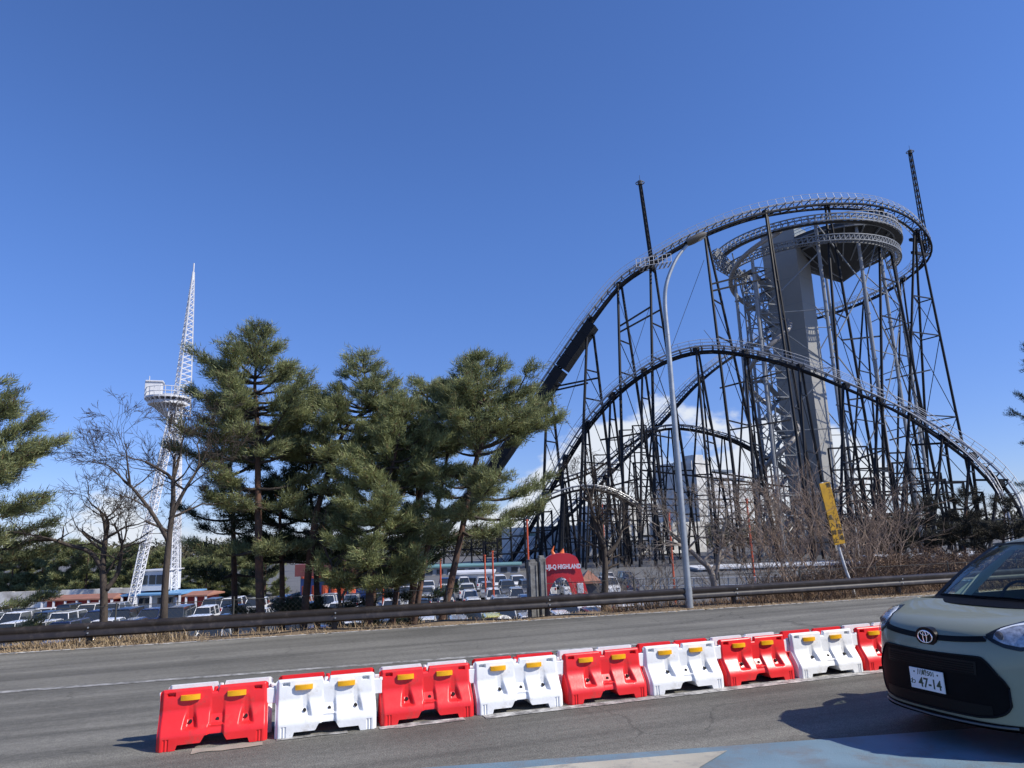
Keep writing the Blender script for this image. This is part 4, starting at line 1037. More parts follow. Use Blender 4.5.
# stair lattice and spiral slide on the left flank of the shaft
sc_ = np.array(G(789, 163, LOT)); st_top = P(762, 272, 163)[2]; b = MB(); w_ = 2.7
cs = [(1, 1), (1, -1), (-1, -1), (-1, 1)]; nl = 15
for x, y in cs: b.tube([(sc_[0]+x*w_, sc_[1]+y*w_, LOT), (sc_[0]+x*w_, sc_[1]+y*w_, st_top)], .2, 6)
for i in range(nl+1):
    z = LOT+(st_top-LOT)*i/nl; z1 = z+(st_top-LOT)/nl
    for k in range(4):
        x0, y0 = cs[k]; x1, y1 = cs[(k+1) % 4]
        b.bar((sc_[0]+x0*w_, sc_[1]+y0*w_, z), (sc_[0]+x1*w_, sc_[1]+y1*w_, z), .22, .22)
        if i < nl: b.bar((sc_[0]+x0*w_, sc_[1]+y0*w_, z), (sc_[0]+x1*w_, sc_[1]+y1*w_, z1), .14, .14)
    if i < nl:
        e = 1 if i % 2 else -1; b.add([(sc_[0]-e*2.2, sc_[1]+e*.3-1, z), (sc_[0]-e*2.2, sc_[1]+e*.3+1, z), (sc_[0]+e*2.2, sc_[1]+e*.3+1, z1), (sc_[0]+e*2.2, sc_[1]+e*.3-1, z1)], [(0, 1, 2, 3)])
        b.box((sc_[0]+e*2.3, sc_[1], z1-.1), (1.6, 4.4, .12))
b.build('stair_tower', M_tgrey, ot)
b = MB(); z0 = P(790, 240, 165)[2]; hc = np.array(G(789, 163, LOT)); pts = []
for i in range(200):
    a = aview+.9-i*.105; z = z0-i*.40
    r_ = 6.4-1.6*sstep(45, 70, i); pts.append((hc[0]+r_*math.cos(a), hc[1]+r_*math.sin(a), z))
    if z < LOT+2: break
b.tube(pts, .55, 10); b.build('tube_slide', mat('grey slide tube', (.25, .235, .22), .4), ot, smooth=True)
# ------------------------------------------------------------------ white lattice ride tower on the left
M_white = mat('white steel paint', (.62, .63, .65), .45, var=.04, scale=.3)
M_wgrey = mat('greyish white panel', (.60, .61, .63), .5, var=.08, scale=.3)  # even off-white panel paint, a touch greyer than the steel paint
dt = 89.0
wt = thing('lattice_tower', 'tall white lattice ride tower with splayed legs behind the bare tree', 'ride tower', G(160, dt, LOT))
pc = np.array(P(178, 400, dt)); ptop = np.array(P(193.5, 272, dt))
for (px, d) in ((131, dt-6), (173, dt-3), (177, dt+9)):
    b = MB(); f = np.array(G(px, d, LOT)); t = pc+(f-pc)*np.array((.10, .10, 0)); t[2] = pc[2]-1
    lattice(f, t, .36, 34, .065, b); b.build('leg', M_white, wt)
b = MB(); n_s = 26; s3 = [(math.cos(q), math.sin(q)) for q in (0.4, 2.5, 4.6)]
base_ = np.array(P(180, 400, dt)); base_[2] -= 2
def msec(u): 
    c = lerp(base_, ptop, u); w_ = 1.25*(1-u)**.9+.09; return [c+np.array((x*w_, y*w_, 0)) for x, y in s3]
for i in range(n_s):
    A, B2 = msec(i/n_s), msec((i+1)/n_s)
    for k in range(3):
        b.bar(A[k], B2[k], .14, .14); b.bar(A[k], A[(k+1) % 3], .07, .07); b.bar(A[k], B2[(k+1) % 3], .07, .07)
b.tube([ptop-np.array((0, 0, 1)), ptop+np.array((0, 0, 1.2))], .09, 6); b.build('spire', M_white, wt)
pp = np.array(P(168, 399, dt)); b = MB()
for r_, z0_, z1_ in ((2.7, -.1, .12), (2.3, -.8, -.4)):
    n = 24; b.prism([(pp[0]+r_*math.cos(2*math.pi*i/n), pp[1]+r_*math.sin(2*math.pi*i/n)) for i in range(n)], pp[2]+z0_, pp[2]+z1_)
for i in range(24):
    a = 2*math.pi*i/24; q = pp+np.array((2.65*math.cos(a), 2.65*math.sin(a), 0)); b.bar(q, q+np.array((0, 0, 1.2)), .07, .07); b.bar(q-np.array((0, 0, .1)), pp+np.array((0, 0, -2.4)), .16, .16)
for z in (.6, 1.2): b.ring(pp+np.array((0, 0, z)), 2.65, .055, 30, 4)
b.build('platform', M_white, wt)
b = MB(); q = np.array(P(154, 391, dt-1)); b.box(q, (1.9, 1.6, 2.1)); b.box(q+np.array((.1, 0, 1.1)), (2.0, 1.9, .18)); b.tube([q+np.array((-.6, 0, 1)), q+np.array((-.6, 0, 1.9))], .06, 5)
b.build('machine_cabin', M_wgrey, wt, bevel=.05)
# ------------------------------------------------------------------ distant park buildings
M_wallw = mat('white rendered wall', (.60, .60, .58), .8, var=.10, scale=.3, dirt=((.40, .39, .36), .35, .4))
M_orange = mat('orange roof sheet', (.30, .14, .09), .6, var=.15, scale=.8)
M_red = mat('red building paint', (.36, .035, .03), .6, var=.12, scale=.6)
M_blue = mat('blue wall paint', (.10, .17, .36), .6, var=.15, scale=.5)
M_win2 = mat('dark window', (.03, .04, .05), .12, spec=.8)
M_org = mat('orange red post paint', (.52, .085, .03), .5, var=.1, scale=2)
fm = Matrix(((RW[0], FW[0], 0), (RW[1], FW[1], 0), (0, 0, 1)))       # building fronts face the road
BROT = [0.0]
def bx(b, p0, p1, d, dep, z0, z1):
    """box whose front face spans columns p0..p1 at distance d"""
    a = np.array(G(p0, d, LOT)); c = np.array(G(p1, d, LOT)); w_ = np.linalg.norm((c-a)[:2]); m_ = (a+c)/2+FW*dep/2; m_[2] = (z0+z1)/2
    
    if BROT[0]: w_ /= math.cos(BROT[0])
    b.box(m_, (w_, dep, z1-z0), M=fm @ Matrix.Rotation(BROT[0], 3, 'Z')); return m_, w_
def zat(px, py, d): return P(px, py, d)[2]
rw_ = MB()
a = np.array(G(-60, 92, LOT)); c = np.array(G(132, 92, LOT))
for i in range(16):
    q0, q1 = lerp(a, c, i/16), lerp(a, c, (i+.992)/16); t_ = 1.95+.02*(i % 3); rw_.box((*((q0+q1)/2)[:2], LOT+t_/2), (np.linalg.norm(q1-q0), .5, t_), M=fm)
tag(rw_.build('retaining_wall', mat('stained pale concrete', (.74, .72, .67), .85, var=.10, scale=.35, dirt=((.34, .31, .27), .35, .30)), loc=a), 'long pale stained concrete retaining wall at the back of the car park', 'wall')
def small_house(name, label, cat, p0, p1, d, dep, h, wall, roofm, roofh=1.0, posts=0, over=.5, panes=0):
    o = thing(name, label, cat, G((p0+p1)/2, d, LOT)); b = MB(); m_, w_ = bx(b, p0, p1, d, dep, LOT, LOT+h); b.build('wall', wall, o)
    b = MB(); Rr = fm
    hw_, hd_ = w_/2+over, dep/2+over; vs_ = [(-hw_, -hd_, 0), (hw_, -hd_, 0), (hw_, hd_, 0), (-hw_, hd_, 0), (-hw_*.86, 0, roofh), (hw_*.86, 0, roofh), (-hw_, -hd_, -.15), (hw_, -hd_, -.15), (hw_, hd_, -.15), (-hw_, hd_, -.15)]
    b.add([Rr @ Vector(v) + Vector((m_[0], m_[1], LOT+h+.16)) for v in vs_], [(0, 1, 5, 4), (2, 3, 4, 5), (1, 2, 5), (3, 0, 4), (6, 7, 1, 0), (7, 8, 2, 1), (8, 9, 3, 2), (9, 6, 0, 3), (9, 8, 7, 6)]); b.build('roof', roofm, o)
    for i in range(posts):
        q = Rr @ Vector((-hw_+.2+(2*hw_-.4)*i/(posts-1), -hd_+.15, 0)); pb = MB(); pb.box((m_[0]+q.x, m_[1]+q.y, LOT+h/2), (.22, .22, h)); pb.build('post', M_white, o)
    for i in range(panes):
        q = Rr @ Vector((-w_/2+w_*(i+.5)/panes, -dep/2-.02, 0)); pb = MB(); pb.box((m_[0]+q.x, m_[1]+q.y, LOT+h*.6), (w_/panes*.7, .05, h*.4), M=fm); pb.build('window', M_win2, o)
    return o
small_house('shelter', 'long low shelter with an orange roof and white posts behind the parked cars', 'shelter', 46, 110, 82, 4, 1.35, M_red, M_orange, .35, 7)
small_house('shelter', 'small orange roofed shelter right of the white control booth', 'shelter', 180, 204, 84, 4, 1.2, M_red, M_orange, .3, 4)
o = small_house('control_booth', 'white control booth with dark windows on a blue roofed base below the tower', 'booth', 131, 176, 84, 5, 1.5, M_wallw, mat('blue canopy sheet', (.12, .28, .48), .5), .2, 5, .9, 2)
b = MB(); m_, w_ = bx(b, 137, 163, 84.5, 4, LOT+1.95, LOT+4.1); b.build('upper_cabin', M_white, o)
for i in (-.28, .02, .3):
    q = fm @ Vector((w_*i, -2.03, 0)); pb = MB(); pb.box((m_[0]+q.x, m_[1]+q.y, LOT+3.15), (w_*.24, .06, 1.0), M=fm); pb.build('window', M_win2, o)
pb = MB(); pb.box((m_[0], m_[1], LOT+4.18), (w_+.5, 4.5, .14), M=fm); pb.build('roof', M_wgrey, o)
o = thing('ride_hall', 'blue ride hall with a red roof band and orange columns seen between the pine trunks', 'building', G(345, 88, LOT))
b = MB(); bx(b, 300, 384, 88, 14, LOT, zat(340, 575, 88)); b.build('wall', M_blue, o)
b = MB(); bx(b, 294, 390, 87, 16, zat(340, 574.8, 88), zat(340, 563, 88)); b.build('roof', mat('dull red roof panel', (.20, .06, .055), .6, var=.2, scale=.6), o)
b = MB(); m_, w_ = bx(b, 318, 372, 87.9, .3, zat(340, 581, 88), zat(340, 577.5, 88)); b.build('fascia', mat('pale green band', (.2, .42, .36), .6), o)
for px in (305, 315, 325, 334, 343, 352):
    b = MB(); q = np.array(G(px, 84.5, LOT)); b.tube([q, (q[0], q[1], zat(340, 583, 88))], .42, 10); b.tube([(q[0], q[1], LOT+2.7), (q[0], q[1], LOT+2.9)], .55, 10); b.build('column', M_org, o)
BROT[0] = .42
o = thing('exhibition_hall', 'wide low white hall behind the coaster supports left of the hotel', 'building', G(630, 205, LOT))
b = MB(); bx(b, 520, 700, 205, 25, LOT, zat(620, 524, 205)); bx(b, 598, 655, 212, 18, LOT, zat(620, 503, 205)); b.build('wall', M_wallw, o)
b = MB(); bx(b, 520, 700, 204.6, .3, zat(620, 533, 205), zat(620, 529, 205)); b.build('trim_band', mat('faded green band', (.27, .38, .27), .7), o)
for i in range(12):
    b = MB(); bx(b, 526+i*14, 535+i*14, 204.7, .3, zat(620, 552, 205), zat(620, 541, 205)); b.build('window', M_win2, o)
b = MB(); bx(b, 560, 690, 195, 8, LOT, zat(620, 556, 205)); b.build('annexe', mat('grey hall cladding', (.46, .46, .46), .7, var=.1, scale=.4), o)
BROT[0] = .55
o = thing('hotel', 'tall white hotel block with rows of balconies behind the coaster supports', 'building', G(715, 330, LOT))
dh = 330.0; zt = zat(700, 462, dh); b = MB(); bx(b, 706, 745, dh, 18, LOT, zat(720, 478, dh)); bx(b, 683, 707, dh-8, 24, LOT, zt); bx(b, 697, 707, dh-9, 8, LOT, zt+2.5); b.build('wall', M_wallw, o)
for k in range(9):
    z = LOT+4+k*(zt-LOT-8)/9.0; b = MB(); bx(b, 708, 746, dh-1.6, 1.6, z, z+1.4); b.build('balcony', M_white, o); b = MB(); bx(b, 709, 744, dh-.15, .2, z+1.6, z+3.4); b.build('window_band', mat('grey window band', (.13, .15, .18), .25, spec=.6), o)
b = MB(); bx(b, 704, 748, dh-1, 20, zat(720, 478, dh), zat(720, 473.5, dh)); bx(b, 716, 732, dh+4, 8, zat(720, 473.5, dh), zat(720, 470, dh)); b.build('parapet', M_white, o)
b = MB(); q = P(703, 462, dh-5); b.tube([q, q+np.array((0, 0, 6))], .12, 5); b.build('aerial', M_gdark, o)
BROT[0] = 0.0
for lab, p0, p1, d, dep, yt, wallm, npan in (('long pale arcade building with dark openings seen between the pine trunks', 392, 520, 135, 10, 567, mat('dull pale wall', (.34, .34, .33), .8, var=.15, scale=.4), 12), ('low pale building with dark windows behind the brown shrubs', 700, 905, 118, 9, 566, mat('dull pale wall', (.34, .34, .33), .8), 14), ('grey storage shed behind the dark conifers at the right', 895, 1040, 100, 8, 556, mat('grey shed cladding', (.22, .225, .22), .7, var=.15, scale=.4), 8), ('small white ticket house left of the red entrance arch', 452, 492, 96, 6, 574, M_white, 3)):
    o = thing('park_building', lab, 'building', G((p0+p1)/2, d, LOT)); b = MB(); zt2 = zat((p0+p1)/2, yt, d); m_, w_ = bx(b, p0, p1, d, dep, LOT, zt2); b.build('wall', wallm, o)
    b = MB(); b.box((m_[0], m_[1], zt2+.12), (w_+.8, dep+.8, .24), M=fm); b.build('roof', mat('teal roof edge', (.16, .30, .29), .5) if npan == 12 else M_wgrey, o)
    for i in range(npan):
        q = fm @ Vector((-w_/2+w_*(i+.5)/npan, -dep/2-.03, 0)); b = MB(); b.box((m_[0]+q.x, m_[1]+q.y, LOT+(zt2-LOT)*.45), (w_/npan*.62, .08, (zt2-LOT)*.6), M=fm); b.build('window', M_win2, o)
# entrance gate
dg = 62.0; gp = np.array(G(564, dg, LOT)); sc1 = dg/720.0
gate = thing('entrance_gate', 'red inflatable entrance arch with white FUJI-Q HIGHLAND lettering', 'gate', gp)
zb_, zt_ = LOT, zat(564, 553, dg)
gw = 2.35; Hh = zt_-zb_
def gpt(x, y, z): return gp + RW*x + FW*y + np.array((0, 0, z))
outer = [(-gw*1.0, 0), (-gw*.86, Hh*.45), (-gw*.74, Hh*.72), (-gw*.52, Hh*.94), (0, Hh*1.0), (gw*.50, Hh*.94), (gw*.66, Hh*.72), (gw*.84, Hh*.40), (gw*1.06, 0)]
outer = spline([(*o_, 0) for o_ in outer], 6)[:, :2]
inner = spline([(-gw*.58, 0, 0), (-gw*.50, Hh*.38, 0), (-gw*.22, Hh*.60, 0), (gw*.10, Hh*.60, 0), (gw*.32, Hh*.36, 0), (gw*.36, 0, 0)], 9)[:, :2]
inner = np.array([[np.interp(k, np.linspace(0, 1, len(inner)), inner[:, c]) for c in (0, 1)] for k in np.linspace(0, 1, len(outer))])
b = MB(); m_ = len(outer)
for y in (-.8, .8):
    for q in outer: b.v.append(gpt(q[0], y*.75, q[1]))
    for q in inner: b.v.append(gpt(q[0], y, q[1]))
for i in range(m_-1):
    b.f += [(i, i+1, m_+i+1, m_+i), (2*m_+i+1, 2*m_+i, 3*m_+i, 3*m_+i+1), (i, 2*m_+i, 2*m_+i+1, i+1), (m_+i+1, 3*m_+i+1, 3*m_+i, m_+i)]; b.m += [0]*4
b.build('arch', mat('red inflatable vinyl', (.46, .025, .03), .35, var=.08, scale=1), gate, auto=rad(40))
Mg = Matrix(((RW[0], 0, -FW[0], 0), (RW[1], 0, -FW[1], 0), (0, 1, 0, 0), (0, 0, 0, 1))); Mg.translation = Vector(gpt(.0, -.86, Hh*.79))
b = MB(); text_mesh(b, 'FUJI-Q HIGHLAND', .50, Mg, .03, .018, squeeze=.75); b.build('lettering', mat('white blue lettering', (.62, .68, .76), .5), gate)
for px_, col_, n_m in ((-.80, (.05, .28, .38), 'teal gate panel'), (.60, (.62, .62, .66), 'pale gate panel'), (.66, (.60, .22, .04), 'orange gate panel')):
    b = MB(); b.box(gpt(gw*px_, -.72, Hh*(.42 if px_ < 0 else (.45 if px_ < .63 else .12))), (.50, .10, .80), M=fm); b.build('panel', mat(n_m, col_, .5), gate, bevel=.03)
b = MB(); b.tube([gpt(-.6, 0, Hh*.97), gpt(-.75, 0, Hh*1.04), gpt(-.55, 0, Hh*1.12)], [.18, .12, .02], 8); b.tube([gpt(.05, 0, Hh*.97), gpt(.2, 0, Hh*1.07)], [.3, .03], 8); b.build('crest', mat('orange crest vinyl', (.72, .16, .04), .4), gate)
# small colourful kiosk right of the gate
o = thing('kiosk', 'small orange canopy kiosk right of the red entrance arch', 'kiosk', G(592, 66, LOT)); b = MB(); bx(b, 584, 601, 66, 3, LOT, LOT+2.3); b.build('wall', M_gdark, o)
b = MB(); m_, w_ = bx(b, 582, 603, 65.6, 3.8, LOT+2.35, LOT+2.55); b.add([fm @ Vector(v)+Vector((m_[0], m_[1], LOT+2.55)) for v in ((-w_/2, -1.9, 0), (w_/2, -1.9, 0), (w_/2, 1.9, 0), (-w_/2, 1.9, 0), (0, 0, .9))], [(0, 1, 4), (1, 2, 4), (2, 3, 4), (3, 0, 4)]); b.build('canopy', M_orange, o)
# orange red posts
def opost(px, ytop, d, label, r=.085):
    q = np.array(G(px, d, LOT)); t = np.array((q[0], q[1], zat(px, ytop, d))); o = thing('flag_pole', label, 'pole', q, 'orange red poles in the park')
    b = MB(); b.tube([q, t], [r, r*.8], 10); b.build('pole', M_org, o); b = MB(); b.tube([t, t+np.array((0, 0, .12))], r*1.3, 8); b.tube([q, q+np.array((0, 0, .25))], r*1.9, 8); b.build('end_cap', M_org, o)
    for zf in (.35,):
        b = MB(); b.ring(lerp(q, t, zf), r*1.1, .03, 10, 5); b.build('band', M_gdark, o)
for a in ((761, 500, 44, 'orange pole between the bare tree and the brown shrubs'), (678, 514, 50, 'orange pole just left of the tall street lamp'), (531, 521, 54, 'orange pole rising behind the grey concrete marker'), (494, 552, 70, 'orange pole right of the leaning pine trunks'), (486, 556, 74, 'thin red orange pole directly behind the right leaning pine trunk'), (383, 562, 70, 'thick orange pole between the dark pine trunks'), (607, 505, 90, 'thin orange pole behind the pruned bare tree'), (441, 560, 72, 'orange pole behind the twin pine trunks')): opost(*a[:3], a[3], .095 if a[2] > 60 else .08)
# pale railing along the far side of the park path
o = thing('park_railing', 'low pale railing behind the shrubs right of the street lamp', 'railing', G(800, 40, LOT))
zr = zat(800, 577, 40); b = MB(); a, c = np.array(G(640, 43, LOT)), np.array(G(1010, 38, LOT))
for k in range(40): q = lerp(a, c, k/39); b.tube([q, (q[0], q[1], zr)], .035, 6)
b.build('post', M_steel, o); o.children[0]['kind'] = 'stuff'; b = MB()
for z in (zr, zr-.4): b.tube([(a[0], a[1], z), (c[0], c[1], z)], .04, 6)
b.build('rail', M_pale, o)
# ------------------------------------------------------------------ parked cars
M_tyre = M_rub
def car_mesh(L, W, Hb, Hr, kind):
    """side profile loft: body and glass as two meshes"""
    b = MB(); w_ = MB()
    if kind == 'van': pr_ = [(0, .35), (.0, .75), (.12, .92), (.75, 1.05)]; gl = [(.75, 1.05), (1.35, Hr), (L-.25, Hr), (L-.05, 1.05)]
    elif kind == 'kei': pr_ = [(0, .35), (.0, .8), (.08, .95), (.55, 1.05)]; gl = [(.55, 1.05), (.95, Hr), (L-.15, Hr), (L-.03, 1.05)]
    elif kind == 'suv': pr_ = [(0, .4), (0, .85), (.15, 1.0), (1.15, 1.08)]; gl = [(1.15, 1.08), (1.8, Hr), (L-.7, Hr), (L-.1, 1.1)]
    else: pr_ = [(0, .32), (.0, .65), (.15, .78), (1.15, .93)]; gl = [(1.15, .93), (1.95, Hr), (L-1.5, Hr), (L-.7, .97)]
    top_z = pr_[-1][1]
    low = [(.04, .22)]+pr_+[(L-.03, top_z), (L, .7), (L-.02, .3), (L-.08, .22)]
    n = len(low); ys = [(-W/2, .93), (-W/2+.06, 1.0), (W/2-.06, 1.0), (W/2, .93)]
    for y, k in ys:
        cz = .6
        for x, z in low: b.v.append((x*k+(1-k)*L/2, y, cz+(z-cz)*k))
    for j in range(3):
        for i in range(n):
            a = j*n+i; c = j*n+(i+1) % n; b.f.append((a, a+n, c+n, c)); b.m.append(0)
    b.f.append(tuple(range(n))); b.f.append(tuple(3*n+i for i in range(n))[::-1]); b.m += [0, 0]
    # roof skin and pillars on body, glass in between
    hw0, hw1 = W/2-.05, W/2-.20; roof = gl[1:3]
    rv = [(roof[0][0]-.08, -hw1, Hr-.02), (roof[1][0]+.06, -hw1, Hr-.02), (roof[1][0]+.06, hw1, Hr-.02), (roof[0][0]-.08, hw1, Hr-.02), (roof[0][0]+.05, -hw1+.12, Hr+.04), (roof[1][0]-.05, -hw1+.12, Hr+.04), (roof[1][0]-.05, hw1-.12, Hr+.04), (roof[0][0]+.05, hw1-.12, Hr+.04)]
    b.add(rv, [(0, 3, 2, 1), (4, 5, 6, 7), (0, 1, 5, 4), (1, 2, 6, 5), (2, 3, 7, 6), (3, 0, 4, 7)])
    for s in (-1, 1):
        b.bar((gl[0][0]+.02, s*hw0, top_z), (gl[1][0], s*hw1, Hr), .045, .045); b.bar((gl[3][0]-.02, s*hw0, top_z), (gl[2][0], s*hw1, Hr), .07, .05)
        xm = (gl[1][0]+gl[2][0])/2; b.bar((xm+.05, s*(hw0+.01), top_z), (xm, s*(hw1+.02), Hr), .08, .05)
        b.bar((gl[1][0]-.3, s*(W/2+.05), top_z+.02), (gl[1][0]-.3, s*(W/2-.1), top_z+.02), .1, .12)
    gv = [(gl[0][0], -hw0, top_z), (gl[3][0], -hw0, top_z), (gl[3][0], hw0, top_z), (gl[0][0], hw0, top_z), (gl[1][0], -hw1, Hr-.01), (gl[2][0], -hw1, Hr-.01), (gl[2][0], hw1, Hr-.01), (gl[1][0], hw1, Hr-.01)]
    w_.add(gv, [(0, 1, 5, 4), (1, 2, 6, 5), (2, 3, 7, 6), (3, 0, 4, 7)])
    return b, w_
M_cglass = mat('parked car glass', (.025, .03, .035), .06, spec=.8, coat=.5)
paints = {'white': (.72, .72, .71), 'black': (.012, .012, .014), 'silver': (.38, .39, .40), 'dark blue': (.018, .028, .09), 'grey': (.12, .125, .13), 'pearl': (.60, .58, .53), 'red': (.32, .02, .02), 'pale yellow': (.52, .50, .13), 'dark green': (.03, .06, .05)}
M_pt = {k: mat(f'{k} car paint', c, .3, metal=.3 if k in ('silver', 'grey', 'dark blue') else 0, coat=.8) for k, c in paints.items()}
PROTO = {}
for kind, (L, W, Hb, Hr) in {'van': (4.5, 1.72, 1.0, 1.80), 'kei': (3.4, 1.48, 1.0, 1.72), 'suv': (4.5, 1.82, 1.05, 1.68), 'sedan': (4.5, 1.75, .9, 1.42)}.items():
    b, w_ = car_mesh(L, W, Hb, Hr, kind); PROTO[kind] = (b, w_, L, W)
def car_proto(kind, col):
    b, w_, L, W = PROTO[kind]; t = thing('parked_car', 'x', 'car')
    b.build('body', M_pt[col], t, auto=rad(25), bevel=.035); w_.build('window', M_cglass, t)
    for x in (.8, L-.85):
        for s in (-1, 1):
            q = MB(); q.tube([(x, s*(W/2-.22), .31), (x, s*(W/2-.0), .31)], .31, 16); wh = q.build('wheel', M_tyre, t, auto=rad(40)); q = MB(); q.tube([(x, s*(W/2-.02), .31), (x, s*(W/2+.012), .31)], [.20, .16], 12); q.build('rim', M_alloy, wh)
    for s in (-1, 1):
        q = MB(); q.box((.05, s*(W/2-.28), .72), (.16, .34, .14)); q.build('headlight', M_lens, t, bevel=.03)
        q = MB(); q.box((L-.03, s*(W/2-.14), .85), (.12, .14, .26)); q.build('tail_light', MATS['red tail lamp'], t, bevel=.02)
    q = MB(); q.box((-.012, 0, .48), (.02, .33, .165)); q.build('number_plate', M_plate, t)
    return t
protos = {}; desc = {'van': 'minivan', 'kei': 'boxy small car', 'suv': 'tall estate car', 'sedan': 'low saloon car'}
placed = {}
def put_car(px, d, kind, col, rot, label, z=LOT):
    key = (kind, col); 
    if key not in protos: protos[key] = car_proto(kind, col); o = protos[key]
    else: o = copy_tree(protos[key])
    L = PROTO[kind][2]; p = np.array(G(px, d, z)); o.rotation_euler = (0, 0, rot); c_, s_ = math.cos(rot), math.sin(rot)
    o.location = (p[0]-c_*L/2, p[1]-s_*L/2, z+.005); tag(o, label, 'car', 'cars parked in the lot below the road')
bias = ['white', 'white', 'white', 'silver', 'pearl', 'dark blue', 'white', 'grey', 'pearl', 'black', 'silver', 'white', 'white', 'grey', 'black', 'silver']
kinds = ['van', 'kei', 'suv', 'sedan', 'van', 'kei', 'suv', 'kei']
rq = random.Random(21)
rown = ['nearest parking row', 'second parking row', 'third parking row', 'fourth parking row', 'fifth parking row', 'sixth parking row', 'farthest parking row']
ORD = 'first second third fourth fifth sixth seventh eighth ninth tenth eleventh twelfth thirteenth fourteenth fifteenth sixteenth seventeenth eighteenth nineteenth twentieth twenty-first twenty-second twenty-third twenty-fourth twenty-fifth twenty-sixth twenty-seventh twenty-eighth twenty-ninth thirtieth thirty-first thirty-second thirty-third thirty-fourth thirty-fifth thirty-sixth thirty-seventh thirty-eighth'.split()
used = set()
rows = [(42, -40, 640), (48.5, -30, 640), (55, -20, 640), (63, -10, 640), (72, 0, 545), (83, 385, 640), (94, 392, 640)]
for ri, (d, p0, p1) in enumerate(rows):
    sp_ = 2.35*720/d; n = int((p1-p0)/sp_); k = 0
    for i in range(n+1):
        px = p0+i*sp_
        if rq.random() < (.04 if ri else .15): continue
        if ri == 4 and 118 < px < 190: continue
        kind = rq.choice(kinds); col = rq.choice(bias)
        if ri == 1 and abs(px-478) < sp_*.5: kind, col = 'kei', 'pale yellow'
        if ri == 0 and 290 < px < 460: col = rq.choice(['white', 'white', 'silver', 'pearl'])
        yaw_ = math.atan2(FW[1], FW[0])+.10+rq.uniform(-.02, .02)+(math.pi if rq.random() < .35 else 0)
        put_car(px, d+rq.uniform(-.3, .3), kind, col, yaw_, f'{col} {desc[kind]}, {ORD[k]} from the left in the {rown[ri]}'); k += 1
# boulders / old snow beside the lot edge
o = MB()
M_snow = mat('dirty old snow', (.70, .72, .75), .8, var=.12, scale=3, bump=.5, bscale=12)
def lump(px, off, w_, h_, seed, label):
    q = random.Random(seed); x0 = G(px, 17, -.3); c = np.array(along(x0[0], off, -.05-max(0, off-1.2)*.42)); b = MB()
    def fn(u, v):
        a = 2*math.pi*u; r_ = math.cos(v*math.pi/2); kx = 1+.25*math.sin(3*a+seed)+.12*math.sin(7*a+2*seed); return c+np.array((w_*r_*kx*math.cos(a), w_*.6*r_*kx*math.sin(a), h_*math.sin(v*math.pi/2)*(1+.2*math.sin(5*a+seed))-.06))
    b.grid(fn, 18, 6); tag(b.build('snow_heap', M_snow, loc=c, smooth=True), label, 'snow heap', 'old snow heaps behind the guard rail')
lump(519, 2.1, .28, .34, 3, 'small white snow heap left of the grey concrete marker'); lump(560, 2.0, .34, .30, 4, 'small white snow heap right of the grey concrete marker'); lump(488, 2.4, .30, .36, 5, 'white snow heap at the foot of the right leaning pine')
# ------------------------------------------------------------------ trees
M_bark = mat('grey brown bark', (.062, .048, .038), .95, var=.4, scale=6, bump=.9, bscale=22, stretch=(1, 1, .3))
M_rbark = mat('reddish pine bark', (.19, .088, .048), .95, var=.5, scale=5, bump=1.0, bscale=18, stretch=(1, 1, .35), dirt=((.06, .045, .038), .6, 3))
M_twig = mat('pale grey twig bark', (.27, .23, .195), .9, var=.3, scale=5)
M_btwig = mat('brown twig bark', (.30, .22, .165), .9, var=.35, scale=4)
M_ndl = mat_island('pine needles', (.055, .070, .030), (.41, .445, .205), .62, 1.6, .32, (.20, .12, .06))
M_ndl2 = mat_island('bright pine needles', (.065, .082, .034), (.45, .49, .22), .6, 1.6, .34, (.20, .12, .06))
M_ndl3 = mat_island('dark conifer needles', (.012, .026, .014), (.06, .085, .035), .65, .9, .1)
nrng = np.random.default_rng(11)
def needles(cent, dirs, n, ln, wd, up=.45, spread=.16):
    """needle tufts: thin four-point blades around every shoot (vectorised)"""
    m_ = len(cent); C_ = np.repeat(cent, n, 0); D_ = np.repeat(dirs, n, 0); N_ = len(C_)
    along_ = nrng.uniform(-.6, .6, (N_, 1)); C_ = C_ + D_*along_*spread*1.7 + nrng.normal(0, spread*.32, (N_, 3))
    v = nrng.normal(0, 1, (N_, 3)); v /= np.linalg.norm(v, axis=1)[:, None]
    v = v*.8 + D_*.8 + np.array([0, 0, up]); v /= np.linalg.norm(v, axis=1)[:, None]
    s = np.cross(v, nrng.normal(0, 1, (N_, 3))); s /= np.linalg.norm(s, axis=1)[:, None]
    l = ln*nrng.uniform(.65, 1.2, (N_, 1)); w_ = wd*nrng.uniform(.7, 1.3, (N_, 1))
    V = np.stack([C_-s*w_*.5, C_+s*w_*.5, C_+v*l], 1).reshape(-1, 3)
    return V, np.arange(N_*3).reshape(-1, 3)
def tri_mesh(name, V, Fc, m, parent):
    me = bpy.data.meshes.new(name); o0 = np.array(ORG[parent.name]); V = V-o0
    me.vertices.add(len(V)); me.vertices.foreach_set('co', V.ravel().astype(np.float32))
    me.loops.add(Fc.size); me.loops.foreach_set('vertex_index', Fc.ravel().astype(np.int32))
    me.polygons.add(len(Fc)); me.polygons.foreach_set('loop_start', np.arange(0, Fc.size, 3, dtype=np.int32))
    me.update(calc_edges=True); me.materials.append(m); o = bpy.data.objects.new(name, me); COL.objects.link(o); o.parent = parent; ORG[o.name] = ORG[parent.name]
    return o
def perp(d):
    a = np.cross(d, (0, 0, 1.)); 
    if np.linalg.norm(a) < 1e-3: a = np.array((1., 0, 0))
    return a/np.linalg.norm(a)
